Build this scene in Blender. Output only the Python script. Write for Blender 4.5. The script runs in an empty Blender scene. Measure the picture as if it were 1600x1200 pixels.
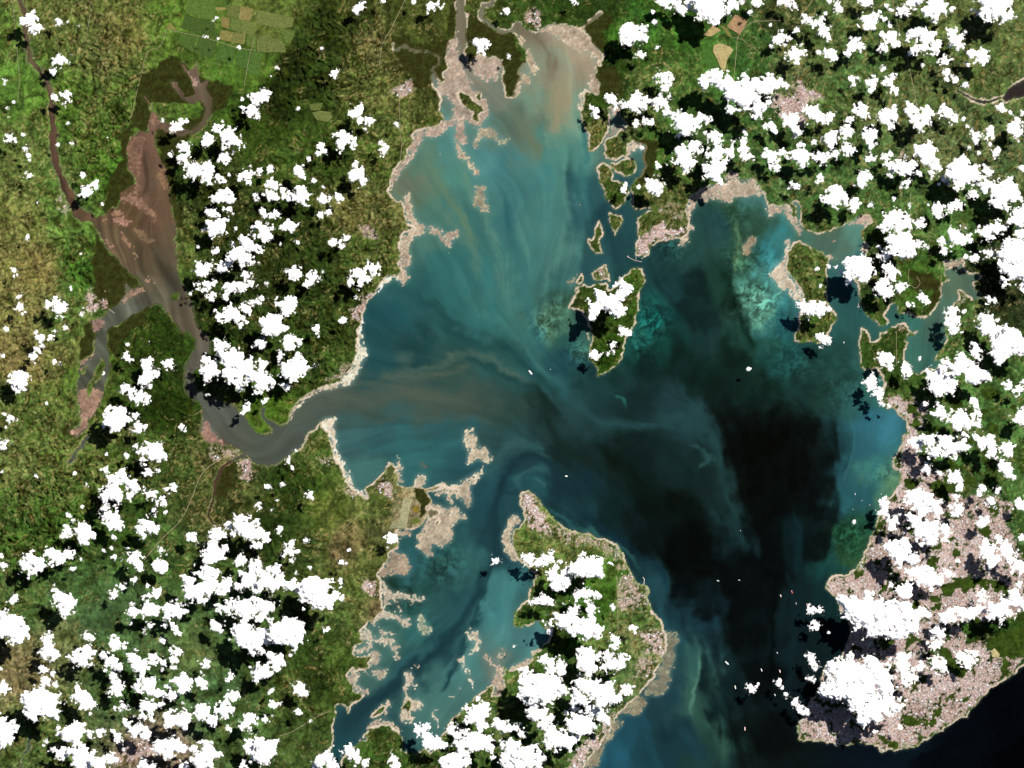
import bpy, math, random
import numpy as np
import time
_T = time.time()
def tick(n): print('T %.1f %s' % (time.time() - _T, n))

# 1 unit = 37.5 m (one pixel of the photograph on the ground); x east, y north, z up
bpy.context.scene.unit_settings.scale_length = 37.5
sc = bpy.context.scene
COL = sc.collection
R = math.radians

# ------------------------------------------------------------------ camera, sky, sun, exposure
ALT = 21000.0
cam_d = bpy.data.cameras.new('camera'); cam = bpy.data.objects.new('camera', cam_d); COL.objects.link(cam)
cam.location = (0, 0, ALT); cam.rotation_euler = (0, 0, 0)
cam_d.sensor_width = 36.0; cam_d.lens = 36.0 * ALT / 1600.0
cam_d.clip_start = 10.0; cam_d.clip_end = 60000.0
sc.camera = cam

SUN_EL, SUN_AZ = 55.0, 42.0          # azimuth clockwise from north
w = bpy.data.worlds.new('World'); sc.world = w; w.use_nodes = True
nt = w.node_tree
sky = nt.nodes.new('ShaderNodeTexSky'); sky.sky_type = 'NISHITA'; sky.sun_disc = False
sky.sun_elevation = R(SUN_EL); sky.sun_rotation = R(SUN_AZ); sky.air_density = 0.5; sky.dust_density = 0.6
nt.links.new(sky.outputs[0], nt.nodes['Background'].inputs[0])
nt.nodes['Background'].inputs[1].default_value = 0.05
sl = bpy.data.lights.new('sun', 'SUN'); sl.energy = 5.0; sl.angle = R(0.5); sl.color = (1.0, 0.95, 0.88)
so = bpy.data.objects.new('sun', sl); COL.objects.link(so)
so.rotation_euler = (R(90 - SUN_EL), 0, R(180 - SUN_AZ)); so.location = (800, 800, 3000)
vs = sc.view_settings
vs.view_transform = 'Standard'; vs.look = 'None'; vs.gamma = 1.0; vs.use_curve_mapping = False
vs.exposure = 0.7
sc.cycles.max_bounces = 4; sc.cycles.diffuse_bounces = 1; sc.cycles.transparent_max_bounces = 12

GAIN = (2.2, 2.12, 2.05)            # what a flat white sheet in this light would read as

# ------------------------------------------------------------------ traced data (pixels of the photograph, 4x tiles)
SHAPES = """
# W = water outline, pieces joined in order
W @400,0 1308,-900 1260,-900 1260,0 1256,110 1250,235 1205,258 1192,290 1200,365 1198,440 1165,462 1182,500 1165,525 1120,500 1102,415 1095,480 1105,540 1150,580 1160,640 1150,690 1170,745 1160,770 1130,790 1050,800 1010,825 985,850 975,900 955,940 935,985 895,1030 870,1070 848,1110 845,1150 832,1200 @400,300 850,30 895,60 920,50 920,110 930,160 940,200 990,205 1000,230 960,250 920,260 910,300 900,350 895,430 890,460 910,490 880,525 820,520 760,600 720,660 680,720 660,790 645,860 640,920 635,980 610,1060 600,1100 550,1150 520,1190 490,1200 @400,600 440,10 380,35 310,80 250,120 230,160 210,210 190,255 140,255 80,225 60,190 62,150 30,150 30,190 50,240 110,290 110,315 60,325 0,295 @0,600 1560,250 1530,200 1500,170 1450,130 1380,100 1300,80 1250,60 1275,200 1260,250 1255,300 1265,340 1330,370 1400,375 1440,380 1500,410 1510,430 1540,445 1580,490 1600,495 @400,600 80,515 150,485 240,430 300,370 320,310 380,270 410,225 430,270 450,310 460,350 480,430 500,470 530,510 550,560 570,620 600,660 640,690 680,710 700,720 690,690 680,660 740,610 790,560 810,510 840,490 870,510 885,560 885,630 900,640 960,650 1000,630 1050,660 1100,640 1150,630 1230,640 1260,650 1230,665 1180,660 1100,670 1070,680 1080,700 1100,740 1080,760 1060,830 1030,890 970,915 900,900 880,930 890,1000 860,1040 830,1060 820,1100 780,1170 750,1200 @400,900 770,0 790,40 785,130 790,190 800,220 760,250 740,290 700,290 680,320 650,350 655,390 690,400 640,430 615,450 620,490 640,510 700,495 730,500 710,530 700,580 680,600 630,600 600,575 570,610 575,650 600,690 610,720 650,740 680,750 640,790 600,810 585,860 560,820 520,800 495,820 510,850 490,900 480,980 475,1050 465,1120 440,1200 300,1800 300,9000 @1200,900 9000,9000 9000,-4000 3600,-700 2400,0 1600,560 1550,600 1480,650 1400,700 1330,770 1280,830 1250,880 1190,890 1150,920 1100,960 1060,985 1010,1010 950,1045 930,1075 880,1070 800,1090 760,1080 715,1105 690,1075 640,1050 560,1040 500,1055 430,1055 400,1035 300,1035 190,1030 195,1000 180,960 190,930 210,880 250,800 300,750 320,690 340,620 370,560 450,520 480,450 510,390 520,320 480,260 450,200 430,150 400,110 350,75 360,50 400,0 @1200,600 430,1190 500,1185 550,1150 590,1100 600,1050 620,1020 640,960 670,890 690,830 700,790 740,715 790,680 815,640 820,560 790,520 780,470 810,430 830,400 840,340 870,290 860,240 830,200 780,150 730,150 700,100 690,60 720,0 @1200,300 720,1160 680,1110 610,1110 580,1080 575,1000 570,900 580,845 620,860 650,940 700,915 690,880 740,870 790,830 850,820 900,870 940,870 900,900 870,880 860,940 880,945 850,990 850,1060 880,1080 900,1120 940,1140 980,1110 1060,1100 1080,1060 1040,1050 1060,1020 1080,990 1120,920 1110,870 1110,760 1150,720 1190,660 1180,610 1200,600 1250,650 1300,670 1340,660 1330,630 1290,610 1280,560 1330,540 1310,500 1250,520 1220,470 1200,420 1095,430 1110,520 1140,555 1085,570 1090,640 1050,720 1000,790 950,790 880,760 815,750 800,690 770,700 730,760 760,800 740,830 690,840 640,790 600,740 580,700 570,650 560,600 540,560 560,500 600,400 620,330 590,310 580,260 610,210 650,190 620,150 580,140 520,180 440,225 390,250 330,265 260,245 215,230 200,170 210,90 175,50 150,60 180,100 185,150 160,150 140,100 100,85 40,90 0,90 @800,0 1560,1190 1550,1160 1480,1120 1420,1120 1330,1150 1240,1150 1220,1170 @800,300 1150,10 1100,50 1090,100 1105,180 1100,260 1060,300 1040,290 1000,285 920,310 860,350 850,395 765,390 770,350 785,290 780,200 790,160 850,115 940,120 850,105 775,110 755,90 750,0 @800,0 740,1200 760,1140 780,1120 810,1100 830,1030 820,990 830,910 780,885 740,900 720,970 660,995 600,990 575,960 570,900 600,870 640,850 690,800 720,780 670,720 675,670 605,680 610,740 600,830 575,880 530,920 490,955 470,930 480,880 475,840 460,800 435,760 430,690 450,620 450,560 545,595 555,510 530,490 525,410 550,390 565,350 550,310 500,265 455,220 450,175 370,165 330,150 250,150 200,165 150,208 100,190 60,155 30,135 0,165 0,200 30,205 50,270 80,300 95,350 80,400 40,440 50,470 40,530 10,600 0,620 @400,0 1560,610 1550,560 1535,500 1540,420 1530,365 1470,368 1425,360 1400,345 1330,400 1290,330 1315,250 1305,100 1308,0
W @0,0 1120,370 1150,400 1185,445 1215,430 1225,400 1235,440 1240,490 1260,520 1285,500 1310,460 1300,520 1290,560 1320,590 1330,660 1320,720 1290,780 1230,830 1180,845 1130,850 1100,850 1060,830 1000,815 970,830 965,890 990,960 1020,1020 1045,1100 1060,1200 @0,300 1070,120 1100,200 1105,260 1085,310 1105,350 1105,480 1120,530 1160,600 1200,690 1200,740 1220,800 1240,850 1300,880 1305,930 1300,1020 1260,1080 1215,1130 1210,1200 @0,600 1230,30 1300,80 1290,200 1265,150 1245,110 1200,95 1160,50 1155,0 @0,300 1158,1200 1160,1090 1190,1040 1220,990 1230,935 1170,870 1130,870 1080,800 1050,750 1000,705 960,700 900,735 830,770 760,810 690,850 668,890 670,980 690,1050 690,1110 660,1200 @0,600 640,60 620,130 580,190 550,240 545,275 540,290 500,320 440,310 430,300 480,270 510,230 500,170 490,100 480,0 @0,300 485,1200 490,1110 500,1060 540,1050 600,980 595,940 600,880 580,850 570,800 600,800 640,790 680,740 720,710 760,665 790,640 780,590 770,540 800,590 830,610 860,590 910,615 890,580 860,540 800,500 750,450 700,390 660,340 640,290 600,230 560,170 580,160 620,150 650,140 690,110 740,100 760,60 750,0 @0,0 830,1160 860,1140 830,1090 800,1030 795,900 820,860 880,810 920,830 930,760 950,700 945,680 990,720 1005,770 1060,760 1090,790 1130,800 1200,810 1250,770 1285,700 1275,640 1240,635 1200,650 1140,620 1110,580 1060,510 1110,510 1140,560 1160,600 1220,600 1215,550 1195,490 1150,430
W @1200,0 1900,430 1700,500 1600,500 1540,530 1500,555 1470,600 1440,625 1350,650 1260,620 1180,575 1190,560 1270,610 1350,630 1420,610 1450,600 1480,640 1540,620 1600,600 1900,560
# strokes (rivers): width then points
S 30 @0,0 100,-300 110,-40 140,40 160,200 178,300 192,380 250,450 308,540 322,650
S 44 @0,0 322,650 333,800 338,950 370,1080 420,1200
S 58 @0,0 420,1200 @0,300 440,20 470,100 510,150 590,168
S 26 @400,0 1520,-300 1480,0 1425,35 1410,80 1430,130 1490,175 1560,205 1610,186 @800,0 40,180
S 20 @0,600 560,330 510,380 470,440 430,500
S 24 @0,600 1530,445 1470,470 1400,510 1365,570 1342,640 1342,700
S 15 @0,600 1342,700 1312,770 1310,830 1345,885
S 8 @400,0 850,270 870,310 930,300 1000,320 1100,330 1150,360 1140,400 1110,430
S 9 @0,0 945,680 935,640 890,600
S 9 @0,900 185,1000 180,1080 140,1150 130,1400
S 8 @800,0 455,180 500,120 560,80
# islands
I|large forested island with a white cloud over its middle|@800,300 750,475 815,480 828,520 825,570 800,610 800,660 785,740 770,820 740,870 715,910 710,950 690,1010 695,1050 640,1090 600,1130 550,1140 530,1170 545,1120 520,1070 480,1040 480,970 510,930 495,850 470,830 440,740 390,740 355,720 370,680 400,640 420,610 390,600 440,580 480,590 530,570 590,570 600,610 640,590 690,540 720,500
I|slender green island pointing north with sandy rim, west of the oil port town|@800,300 540,175 560,200 560,240 575,270 550,300 555,350 570,385 520,390 495,350 470,310 475,285 505,290 520,230
I|small wedge shaped green island just below the mangrove peninsula|@800,300 605,125 640,140 675,140 695,170 680,210 650,250 650,290 635,250 615,190
I|small island covered in pink town roofs north of the forested island|@800,300 490,510 550,470 580,455 600,480 605,510 615,555 580,545 525,550
I|islet with green tip beside the northwest point of the forested island|@800,300 415,530 430,505 450,530 445,560 420,575 400,570
I|green island pair shore with tan clearings under the mangrove creek|@800,0 520,1050 550,1020 570,1010 600,1040 635,1090 630,1130 680,1135 720,1160 730,1200 690,1280 670,1300 635,1305 600,1250 570,1190 540,1120
I|round mangrove island ringed by creek mud in the northeast inlet|@800,0 610,1020 660,1015 700,985 750,985 780,1030 770,1080 720,1100 670,1090 640,1070 610,1050
I|big wooded island with wide white sand flat on its west side|@1200,300 155,330 200,300 240,320 280,360 350,370 385,420 365,480 370,600 370,680 400,740 430,785 410,830 380,880 385,930 340,950 280,940 200,935 165,930 170,880 200,830 190,780 210,690 220,640 180,580 160,530 110,500 115,430 120,370
I|dark mangrove island with white sand strips on the northern mud flats|@400,0 1240,575 1280,568 1335,590 1345,620 1400,650 1430,690 1400,720 1400,750 1375,770 1350,740 1360,710 1330,690 1300,680 1270,640
I|tiny mangrove islet beside the mangrove island on the northern mud flats|@400,0 1370,590 1405,585 1412,620 1390,632 1370,612
I|triangular mangrove island off the salt ponds on the southwest shore|@400,600 1075,790 1100,765 1155,795 1130,830 1090,850 1065,845
I|oval mangrove islet southeast of the triangular mangrove island|@400,600 1120,860 1145,835 1160,860 1140,890 1115,885
I|small mangrove islet nearest the bottom of the mud bank by the salt ponds|@400,600 1010,940 1050,925 1060,935 1030,975 1010,965
I|long mangrove island in the shallow southern lagoon east of the dark channel|@400,900 945,770 965,765 970,800 965,900 940,910 950,850 905,835 930,800
I|slanting mangrove islet with pale rim beside the dark southern channel|@400,900 722,862 800,800 815,830 760,880 720,888
I|tiny green islet in the brown river where two channels part|@0,300 1065,660 1100,630 1118,628 1112,660 1090,678
I|oval mangrove islet in the western side channel|@0,300 508,1110 525,1092 542,1100 540,1130 520,1140 508,1130
I|mangrove strip splitting the western side channel|@0,300 590,1130 635,1030 655,1080 640,1150 600,1200 @0,600 560,60 545,110 540,60 550,10
I|great southern island with town lined beaches and rows of clouds|@800,600 45,700 60,675 100,660 130,690 170,720 200,770 230,820 280,860 340,905 420,930 500,945 590,980 650,995 680,1040 710,1080 715,1130 745,1200 @800,900 790,50 830,60 860,100 850,140 870,190 890,240 930,270 950,310 965,380 970,430 950,490 920,550 900,610 880,650 840,690 800,730 760,780 700,830 660,860 640,910 610,960 580,1010 540,1070 500,1130 450,1200 300,1500 -200,2200 -800,2200 @400,900 600,1300 560,1230 525,1170 545,1130 570,1075 620,1060 640,1040 690,1030 690,980 720,940 780,930 840,930 880,960 920,1010 930,1060 910,1100 1000,1110 1050,1080 1100,1100 1160,1000 1200,940 1230,880 1260,870 1290,820 1380,750 1430,720 1440,690 1490,680 1480,740 1530,750 1560,690 1540,640 1550,600 1530,560 @800,900 0,600 50,570 110,550 130,500 170,460 210,420 230,400 250,330 200,330 170,280 130,300 60,320 20,310 10,280 15,230 40,200 90,150 100,110 130,60 150,0 @800,600 80,1130 30,1090 10,1040 5,960 10,910 55,900 75,850 70,790 45,740
# flats: colour then points
F 168,146,134 @400,0 1262,110 1250,235 1205,258 1192,290 1200,365 1198,440 1165,462 1182,500 1110,515 1160,590 1230,640 1225,740 1245,800 1230,860 1290,910 1320,900 1300,790 1310,740 1340,780 1390,800 1420,770 1440,720 1460,700 1450,620 1400,580 1340,560 1370,530 1330,500 1300,440 1270,380 1265,250
F 172,150,138 @400,0 1310,380 1380,350 1420,350 1470,370 1520,365 1540,400 1530,460 1500,510 1420,500 1380,480 1340,420
F 176,152,140 @400,0 1165,745 1225,735 1235,790 1150,850 1110,862 1080,845 1040,840 1030,880 1020,920 975,990 930,1060 880,1110 860,1170 850,1200 832,1200 845,1130 870,1070 935,985 975,900 985,850 1050,800 1130,790
F 176,156,138 @400,0 1225,860 1260,900 1290,930 1330,990 1360,1040 1400,1090 1395,1120 1375,1110 1360,1080 1320,1000 1270,990 1250,940
F 150,138,120 @400,0 1370,1150 1430,1170 1430,1260 1455,1310 1440,1340 1410,1310 1365,1270
F 160,146,128 @400,0 1365,940 1370,870 1395,820 1440,800 1500,810 1512,860 1500,885 1470,850 1430,845 1400,870 1390,900 1375,940
F 140,140,122 @400,0 1510,900 1530,850 1560,850 1575,880 1550,910
F 150,138,118 @400,0 1135,895 1155,940 1165,990 1150,990 1145,950
F 178,156,140 @800,0 150,205 200,165 330,150 450,175 455,220 500,265 550,310 565,350 550,390 525,410 530,490 555,510 545,595 500,575 470,540 500,490 520,440 510,350 470,320 420,325 340,270 250,215
F 196,176,160 @800,0 412,580 450,560 450,620 430,700 408,690
F 176,156,136 @800,0 30,205 50,270 80,300 95,350 80,400 40,440 100,470 105,530 60,540 40,600 10,620 0,610 40,530 50,440 90,400 120,460 150,470 160,430 130,340 80,290 60,240
F 182,160,144 @400,300 960,0 975,60 970,110 1000,160 1010,195 1070,205 1060,240 970,300 955,350 970,420 940,480 960,540 930,575 890,560 860,535 910,490 890,450 900,350 910,280 1000,230 940,190 925,110 930,30 940,0
F 222,208,190 @400,300 890,530 860,555 800,590 740,640 700,710 670,790 660,860 660,950 690,1010 680,1050 640,1130 600,1190 580,1210 490,1205 550,1150 600,1100 635,980 640,860 660,790 720,660 820,525
F 172,152,138 @400,300 1070,220 1120,210 1150,240 1150,275 1190,260 1230,235 1265,250 1265,275 1225,290 1225,340 1215,380 1200,340 1170,310 1140,270 1080,250
F 190,170,154 @400,600 480,0 580,-10 520,20 400,50 320,90 270,130 240,170 215,240 205,215 228,160 250,120 310,80 380,35
F 215,196,180 @400,600 410,225 450,212 500,205 520,210 490,230 485,270 490,340 510,420 560,520 600,620 680,680 700,715 640,700 590,660 550,590 520,520 480,430 450,330
F 186,168,150 @400,600 810,510 840,485 875,510 890,440 905,500 900,560 920,610 890,640 860,560
F 186,168,150 @400,600 1290,380 1310,340 1300,300 1340,275 1370,310 1385,350 1400,390 1450,420 1480,490 1440,480 1380,470 1330,510 1310,500 1330,460 1350,420 1310,410
F 176,158,142 @400,600 1070,690 1110,740 1180,775 1240,765 1280,800 1340,850 1260,850 1230,900 1220,990 1160,1030 1120,1000 1090,1010 1115,1085 1080,1080 1050,1040 1000,1040 1010,990 1010,940 1050,900 1060,830 1085,760
F 176,158,142 @400,600 1080,680 1190,665 1260,660 1290,600 1370,580 1340,630 1350,770 1310,770 1270,715 1230,690 1230,740 1190,730 1190,700 1120,690
F 186,168,150 @400,600 900,625 960,650 1000,600 1020,560 1050,570 1055,600 1030,640 1060,660 1150,628 1250,628 1370,570 1420,515 1430,540 1380,600 1240,665 1120,655 1050,680 960,665
F 158,138,122 @400,600 880,910 970,920 970,950 900,950 870,1000 870,1050 940,1080 970,1160 930,1200 750,1200 820,1110 850,1050
F 90,82,66 @400,600 1020,495 1045,490 1070,520 1030,525
F 186,168,150 @400,600 1555,920 1590,830 1640,820 1655,850 1620,890 1600,930 1600,1000 1640,1090 1600,1110 1560,1050 1540,960
F 176,162,148 @400,900 785,30 830,70 900,110 1000,120 1075,135 1040,150 980,130 990,180 960,160 900,140 880,150 920,230 880,210 850,140 820,190 800,220 790,130
F 176,162,148 @400,900 800,220 860,230 910,260 975,280 960,320 970,340 930,310 900,290 850,260 780,270 740,330 720,310 750,270
F 156,156,138 @400,900 1000,240 1060,255 1050,300 1080,340 1110,310 1090,360 1050,370 1010,330 1020,290
F 176,162,148 @400,900 740,330 870,350 860,370 820,360 800,390 840,390 880,410 860,430 940,435 900,450 880,520 850,510 870,470 840,440 760,420 700,400 660,400 650,350 690,320 720,370 760,410 790,370
F 176,160,146 @400,900 615,450 650,440 720,420 740,440 700,455 650,470 640,500 700,490 770,460 790,490 750,530 770,560 720,560 710,600 700,570 720,510 640,515
F 176,160,146 @400,900 600,575 650,620 700,605 780,590 840,580 820,610 780,660 760,620 710,618 650,630 620,650 640,690 720,720 680,750 620,720 600,690 570,640
F 192,174,158 @400,900 940,590 975,590 970,640 980,670 1045,700 980,690 940,690 945,740 970,780 1020,745 985,790 1060,790 1020,830 980,830 975,930 960,920 900,900 940,830 900,830 930,780 915,720 930,660
F 182,164,148 @400,900 710,860 800,790 850,790 820,820 835,860 780,860 740,890
F 196,180,164 @400,900 1250,515 1290,510 1340,475 1370,470 1350,400 1320,390 1330,340 1370,350 1385,320 1380,390 1410,400 1390,440 1385,470 1300,510 1310,570 1350,650 1370,710 1400,720 1360,720 1330,650 1290,560
F 178,154,140 @400,900 1420,460 1450,500 1500,560 1530,560 1540,600 1550,670 1570,720 1530,760 1490,740 1500,680 1440,650 1390,640 1365,605 1410,640 1460,660 1500,620 1480,570 1430,510
F 176,158,142 @400,900 1540,430 1545,480 1525,540 1515,510
F 190,172,156 @400,900 1090,880 1110,840 1095,800 1120,830 1125,870 1150,940 1140,980 1130,920
F 182,166,150 @400,900 1170,740 1220,750 1280,795 1240,780
F 182,166,150 @400,900 1240,712 1270,688 1305,695 1262,704
F 176,158,142 @400,900 690,980 700,920 770,900 850,910 900,970 930,1020 920,1050 880,970 840,930 720,940 700,1000 640,1050 620,1060
F 168,150,132 @400,900 980,550 1020,545 1030,580 1000,570
F 186,166,150 @800,900 0,560 60,540 110,500 150,450 220,420 210,450 130,530 60,580 0,615
F 182,160,150 @800,0 605,680 675,670 670,720 620,710
F 150,140,128 @800,0 670,780 720,780 690,800 640,850 600,870 570,900 560,930 580,870 615,800
F 176,156,142 @800,0 740,900 780,885 830,910 820,940 780,920 750,940 730,975 660,1000 600,995 610,985 700,970
F 176,156,142 @800,0 1230,1150 1330,1140 1450,1120 1560,1160 1560,1230 1500,1220 1450,1240 1400,1230 1370,1260 1320,1260 1270,1245 1200,1250 1150,1270 1130,1310 1110,1390 1120,1440 1090,1520 1060,1560 1030,1540 1050,1500 1100,1460 1100,1250 1150,1210
F 190,168,150 @800,300 775,385 855,390 850,410 800,402
F 176,154,140 @1200,300 0,90 140,100 160,150 185,160 200,240 210,270 180,275 160,200 130,170 100,130 60,110 30,180 0,140
F 176,150,140 @1200,300 520,180 580,140 620,150 650,190 600,220 560,200 490,200 440,230
F 176,150,140 @1200,300 580,310 630,330 600,400 570,400 600,350
F 200,180,166 @1200,300 120,280 150,330 115,400 110,500 160,560 220,640 210,690 180,680 120,620 50,570 10,530 30,490 70,450 100,370
F 160,140,126 @1200,300 1095,430 1200,420 1215,460 1170,455 1150,500 1110,490
F 176,156,140 @1200,300 350,370 390,390 410,430 385,450
F 150,132,112 @800,300 1440,360 1470,290 1510,270 1530,300 1500,340 1480,400 1430,400
F 150,132,116 @1200,300 385,300 405,290 425,310 400,320
F 170,150,134 @800,300 355,705 372,665 400,630 395,600 430,585 490,580 440,620 420,650 385,700 430,745 390,745
F 168,150,134 @800,300 590,345 600,330 615,350 600,362
F 168,150,134 @800,300 440,460 465,440 468,452 450,468
F 168,150,134 @800,300 495,690 470,850 500,930 480,960 465,900
F 130,118,98 @800,300 405,80 425,85 430,110 415,115
F 150,136,116 @800,300 350,570 380,520 400,510 395,560 370,580
F 126,122,106 @800,900 970,345 1000,360 1045,365 1030,400 1015,440 1020,500 1000,570 985,640 965,720 900,752 820,745 850,690 890,640 930,550 970,440
F 136,126,108 @800,900 800,745 840,790 800,860 750,872 700,850 660,880 700,905 660,960 620,1010 590,1060 550,1130 530,1200 450,1200 540,1070 640,910 660,860 760,780
F 150,112,100 @0,300 690,180 760,165 850,180 800,205 720,200
F 145,110,92 @0,300 750,250 790,270 840,340 810,350 770,310
F 128,98,80 @0,300 680,140 740,110 800,120 720,150
F 150,120,104 @0,300 790,640 830,610 880,590 905,615 850,640 800,670 740,690 700,740 740,690 770,665
F 142,112,104 @0,300 570,800 640,790 655,820 610,870 585,860
F 150,120,108 @0,300 490,1060 600,985 560,1050 500,1110
F 122,92,78 @0,0 800,900 850,850 900,870 880,1000 870,1090 890,1200 850,1200 830,1090 800,1010
F 128,98,84 @0,0 930,760 950,700 990,725 1005,770 950,790
F 150,115,105 @0,600 1265,220 1330,290 1400,360 1440,378 1330,370 1260,340
F 150,118,104 @0,600 480,60 560,20 640,60 590,170 560,230 550,270 500,300 450,310 430,300 500,240 520,180
F 145,112,100 @0,300 610,230 640,260 680,320 750,350 690,345 650,310
F 150,120,110 @0,0 1150,420 1190,455 1225,500 1235,560 1215,540 1195,490
F 120,92,72 @0,0 1000,1010 1040,1090 1050,1200 1020,1180 990,1080
F 128,98,84 @0,300 760,20 860,10 900,60 960,130 1010,220 1025,240 980,190 900,120 830,70 770,60
F 120,96,76 @0,300 800,230 880,240 960,300 1000,330 930,310 860,280
F 132,104,84 @0,300 830,370 870,390 860,420 840,400
F 136,108,90 @0,300 900,510 940,540 960,580 930,560
F 128,100,82 @0,300 640,170 670,160 670,190 650,200
# mangrove
M @0,0 870,500 1000,380 1100,350 1250,480 1440,540 1440,640 1400,690 1330,700 1200,850 1130,870 1050,1100 970,880 970,830 1090,800 1275,700 1260,640 1110,650 1000,640 940,640 940,760 900,820 830,790 840,640
M @0,0 970,830 1130,850 1110,950 1090,1200 1110,1260 1140,1380 1100,1450 1060,1200
M @0,0 840,780 770,800 755,900 760,1000 700,1080 680,1200 670,1300 760,1260 860,1200 800,1030 795,900
M @0,300 670,0 750,0 760,60 700,110 640,140
M @0,300 600,260 700,400 800,510 900,600 790,640 720,710 640,740 600,640 580,480 585,360
M @0,300 690,850 830,770 960,705 900,800 810,870 750,960 740,1050 690,1000 665,900
M @0,300 520,830 570,800 600,880 595,960 540,1040 500,1050
M @400,0 850,240 940,210 1000,300 1100,280 1200,250 1200,365 1160,460 1100,520 1000,560 960,470 870,330
M @400,0 1200,60 1260,40 1256,200 1220,240 1180,180
M @400,0 1310,100 1420,140 1500,200 1600,210 1680,400 1640,500 1600,620 1550,520 1540,360 1430,340 1310,260
M @800,0 455,180 500,90 600,80 640,140 560,200 590,300 560,320 500,265
M @800,0 530,400 650,420 690,500 690,600 620,600 560,590 540,500
M @800,0 760,870 860,860 930,900 880,1000 880,1150 780,1150 830,1000
M @1200,300 870,500 1030,520 1090,600 1080,660 1000,760 1030,620 930,620
M @400,600 985,640 1050,660 1075,700 1085,740 1040,830 1010,830 1050,760 990,720
M @0,600 1350,560 1470,480 1480,600 1360,760 1340,660
M @0,600 380,280 500,260 470,330 390,320
# towns: density colour-tone points
T|pink town at the west edge of the brown lagoon|0.85|@0,300 550,640 570,580 600,640 640,670 660,620 670,650 660,720 640,740 560,760 510,740 520,700 545,680
T|small pink village beside the brown river|0.6|@0,200 370,390 420,460 440,520 400,540 350,480
T|pink town on the north shore between river mouths|0.9|@800,0 130,40 180,60 185,110 160,200 110,170 70,130 90,100
T|pink roadside town above the northern mud flats|0.8|@400,0 930,480 980,510 1000,550 940,600 850,590 840,550 930,540
T|small pink town inland of the west shore|0.85|@400,300 640,200 700,190 740,250 770,270 740,300 690,270 640,250
T|pink beach town strung along the upper west bay beach|0.8|@400,300 700,620 750,600 700,700 670,780 640,820 590,790 570,720 640,710 650,650
T|pink village at the end of the west bay beach|0.6|@400,300 580,1050 610,1060 590,1110 540,1160 450,1190 420,1170 520,1120
T|white shipyard town at the river mouth with creek beside it|0.9|@0,600 1490,500 1550,440 1590,500 1600,570 1560,600 1500,590
T|pale town along the south bank of the river channel|0.55|@0,600 1310,400 1400,385 1500,410 1490,450 1380,480 1300,480
T|pink shore town by the southwest cove|0.7|@400,600 540,630 580,640 650,690 640,720 560,690
T|pink town on the spit beside the salt ponds|0.9|@400,600 780,580 810,600 860,680 870,770 840,720 790,670 750,630
T|red roofed town on the west side of the southern lagoon|0.85|@400,900 660,50 740,10 755,60 750,110 700,120 640,90
T|pink scattered hill village west of the southern beach|0.5|@400,600 400,450 500,460 480,500 420,540 380,500
T|oil port town with white tanks on the central headland|0.95|@800,300 780,300 850,230 920,190 1000,220 1090,220 1090,260 920,300 860,340 830,380 775,390
T|pink houses among trees on the hill behind the oil port|0.45|@800,300 960,40 1040,60 1080,100 1060,200 980,200 940,120
T|town on the small island north of the forested island|0.9|@800,300 505,505 550,475 580,460 600,490 600,520 560,545
T|pinkish grey inland town among northeastern clouds|0.97|@1200,0 185,480 215,470 220,540 290,580 420,610 380,600 260,640 220,720 240,760 230,800 120,760 70,720 10,690 20,590 90,590 150,600
T|pink town under the cloud on the northeast mud bay|0.8|@800,0 1340,1080 1420,1080 1410,1130 1330,1160
T|pink roadside village beneath the northeast clouds|0.7|@1200,0 790,970 830,930 880,980 860,1000 800,1010
T|pinkish village at the north of the east mainland|0.7|@1200,300 1180,200 1260,230 1260,250 1190,225
T|pink town at the northern tip of the great southern island|0.92|@800,600 50,690 100,670 160,740 220,860 240,930 180,930 100,900 80,800 60,760
T|tan and pink house plots along the northeast beach of the southern island|0.6|@800,600 200,850 280,880 340,915 500,960 650,1005 700,1090 720,1150 660,1190 640,1130 580,1060 480,1010 330,1000 200,960
T|pink ferry town at the east cape of the southern island|0.75|@800,900 670,0 750,10 790,60 850,110 860,160 820,200 660,210 670,120
T|pink town behind the reef on the east beach|0.8|@800,900 780,340 960,350 965,430 940,490 800,480 860,420 760,370
T|pink plots on the beach south of the reef town|0.6|@800,900 760,510 920,510 890,640 850,660 730,630 780,590
T|long pink plotted town on the south beach of the island|0.85|@800,900 650,850 630,910 540,1060 450,1200 330,1300 250,1300 360,1180 400,1090 500,1010 560,940 610,860
T|pink village on the west shore of the southern lagoon near its foot|0.5|@400,900 560,780 600,760 620,800 590,850
T|village patch beside pier at the eastern strait|0.6|@1200,300 790,840 850,815 900,870 840,880
T|pale houses on the cape among the eastern inlet|0.5|@1200,300 1170,600 1220,610 1250,650 1210,720 1170,700
T|city suburbs under the southwest clouds|0.6|@0,900 740,1030 960,1010 980,1110 800,1190 680,1180
T|dense pinkish city covering the southeastern peninsula|0.95|@1200,900 400,0 360,60 350,75 400,110 450,200 520,330 480,450 380,560 320,690 250,800 195,930 185,1000 195,1028 300,1030 430,1048 560,1030 640,1040 715,1095 880,1062 930,1065 950,1035 1060,975 1150,910 1245,870 1330,760 1480,640 1600,550 1600,500 1400,500 1350,420 1250,420 1200,300 1300,300 1500,280 1590,220 1650,100 @1200,600 1600,1150 1550,950 1500,860 1550,760 1450,700 1300,700 1200,700 1100,550 1000,520 950,420 950,300 1020,200 980,100 860,90 740,60 730,140 780,145 840,190 870,240 880,290 850,340 830,430 800,480 800,520 830,560 825,640 790,690 740,740 700,830 670,900 640,1020 600,1060 590,1110 560,1160 500,1195
# park / woods inside city
G @1200,900 835,880 870,860 940,900 960,930 900,950 850,915
G @1200,900 1040,470 1090,430 1170,520 1180,560 1250,590 1210,650 1150,600
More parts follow.
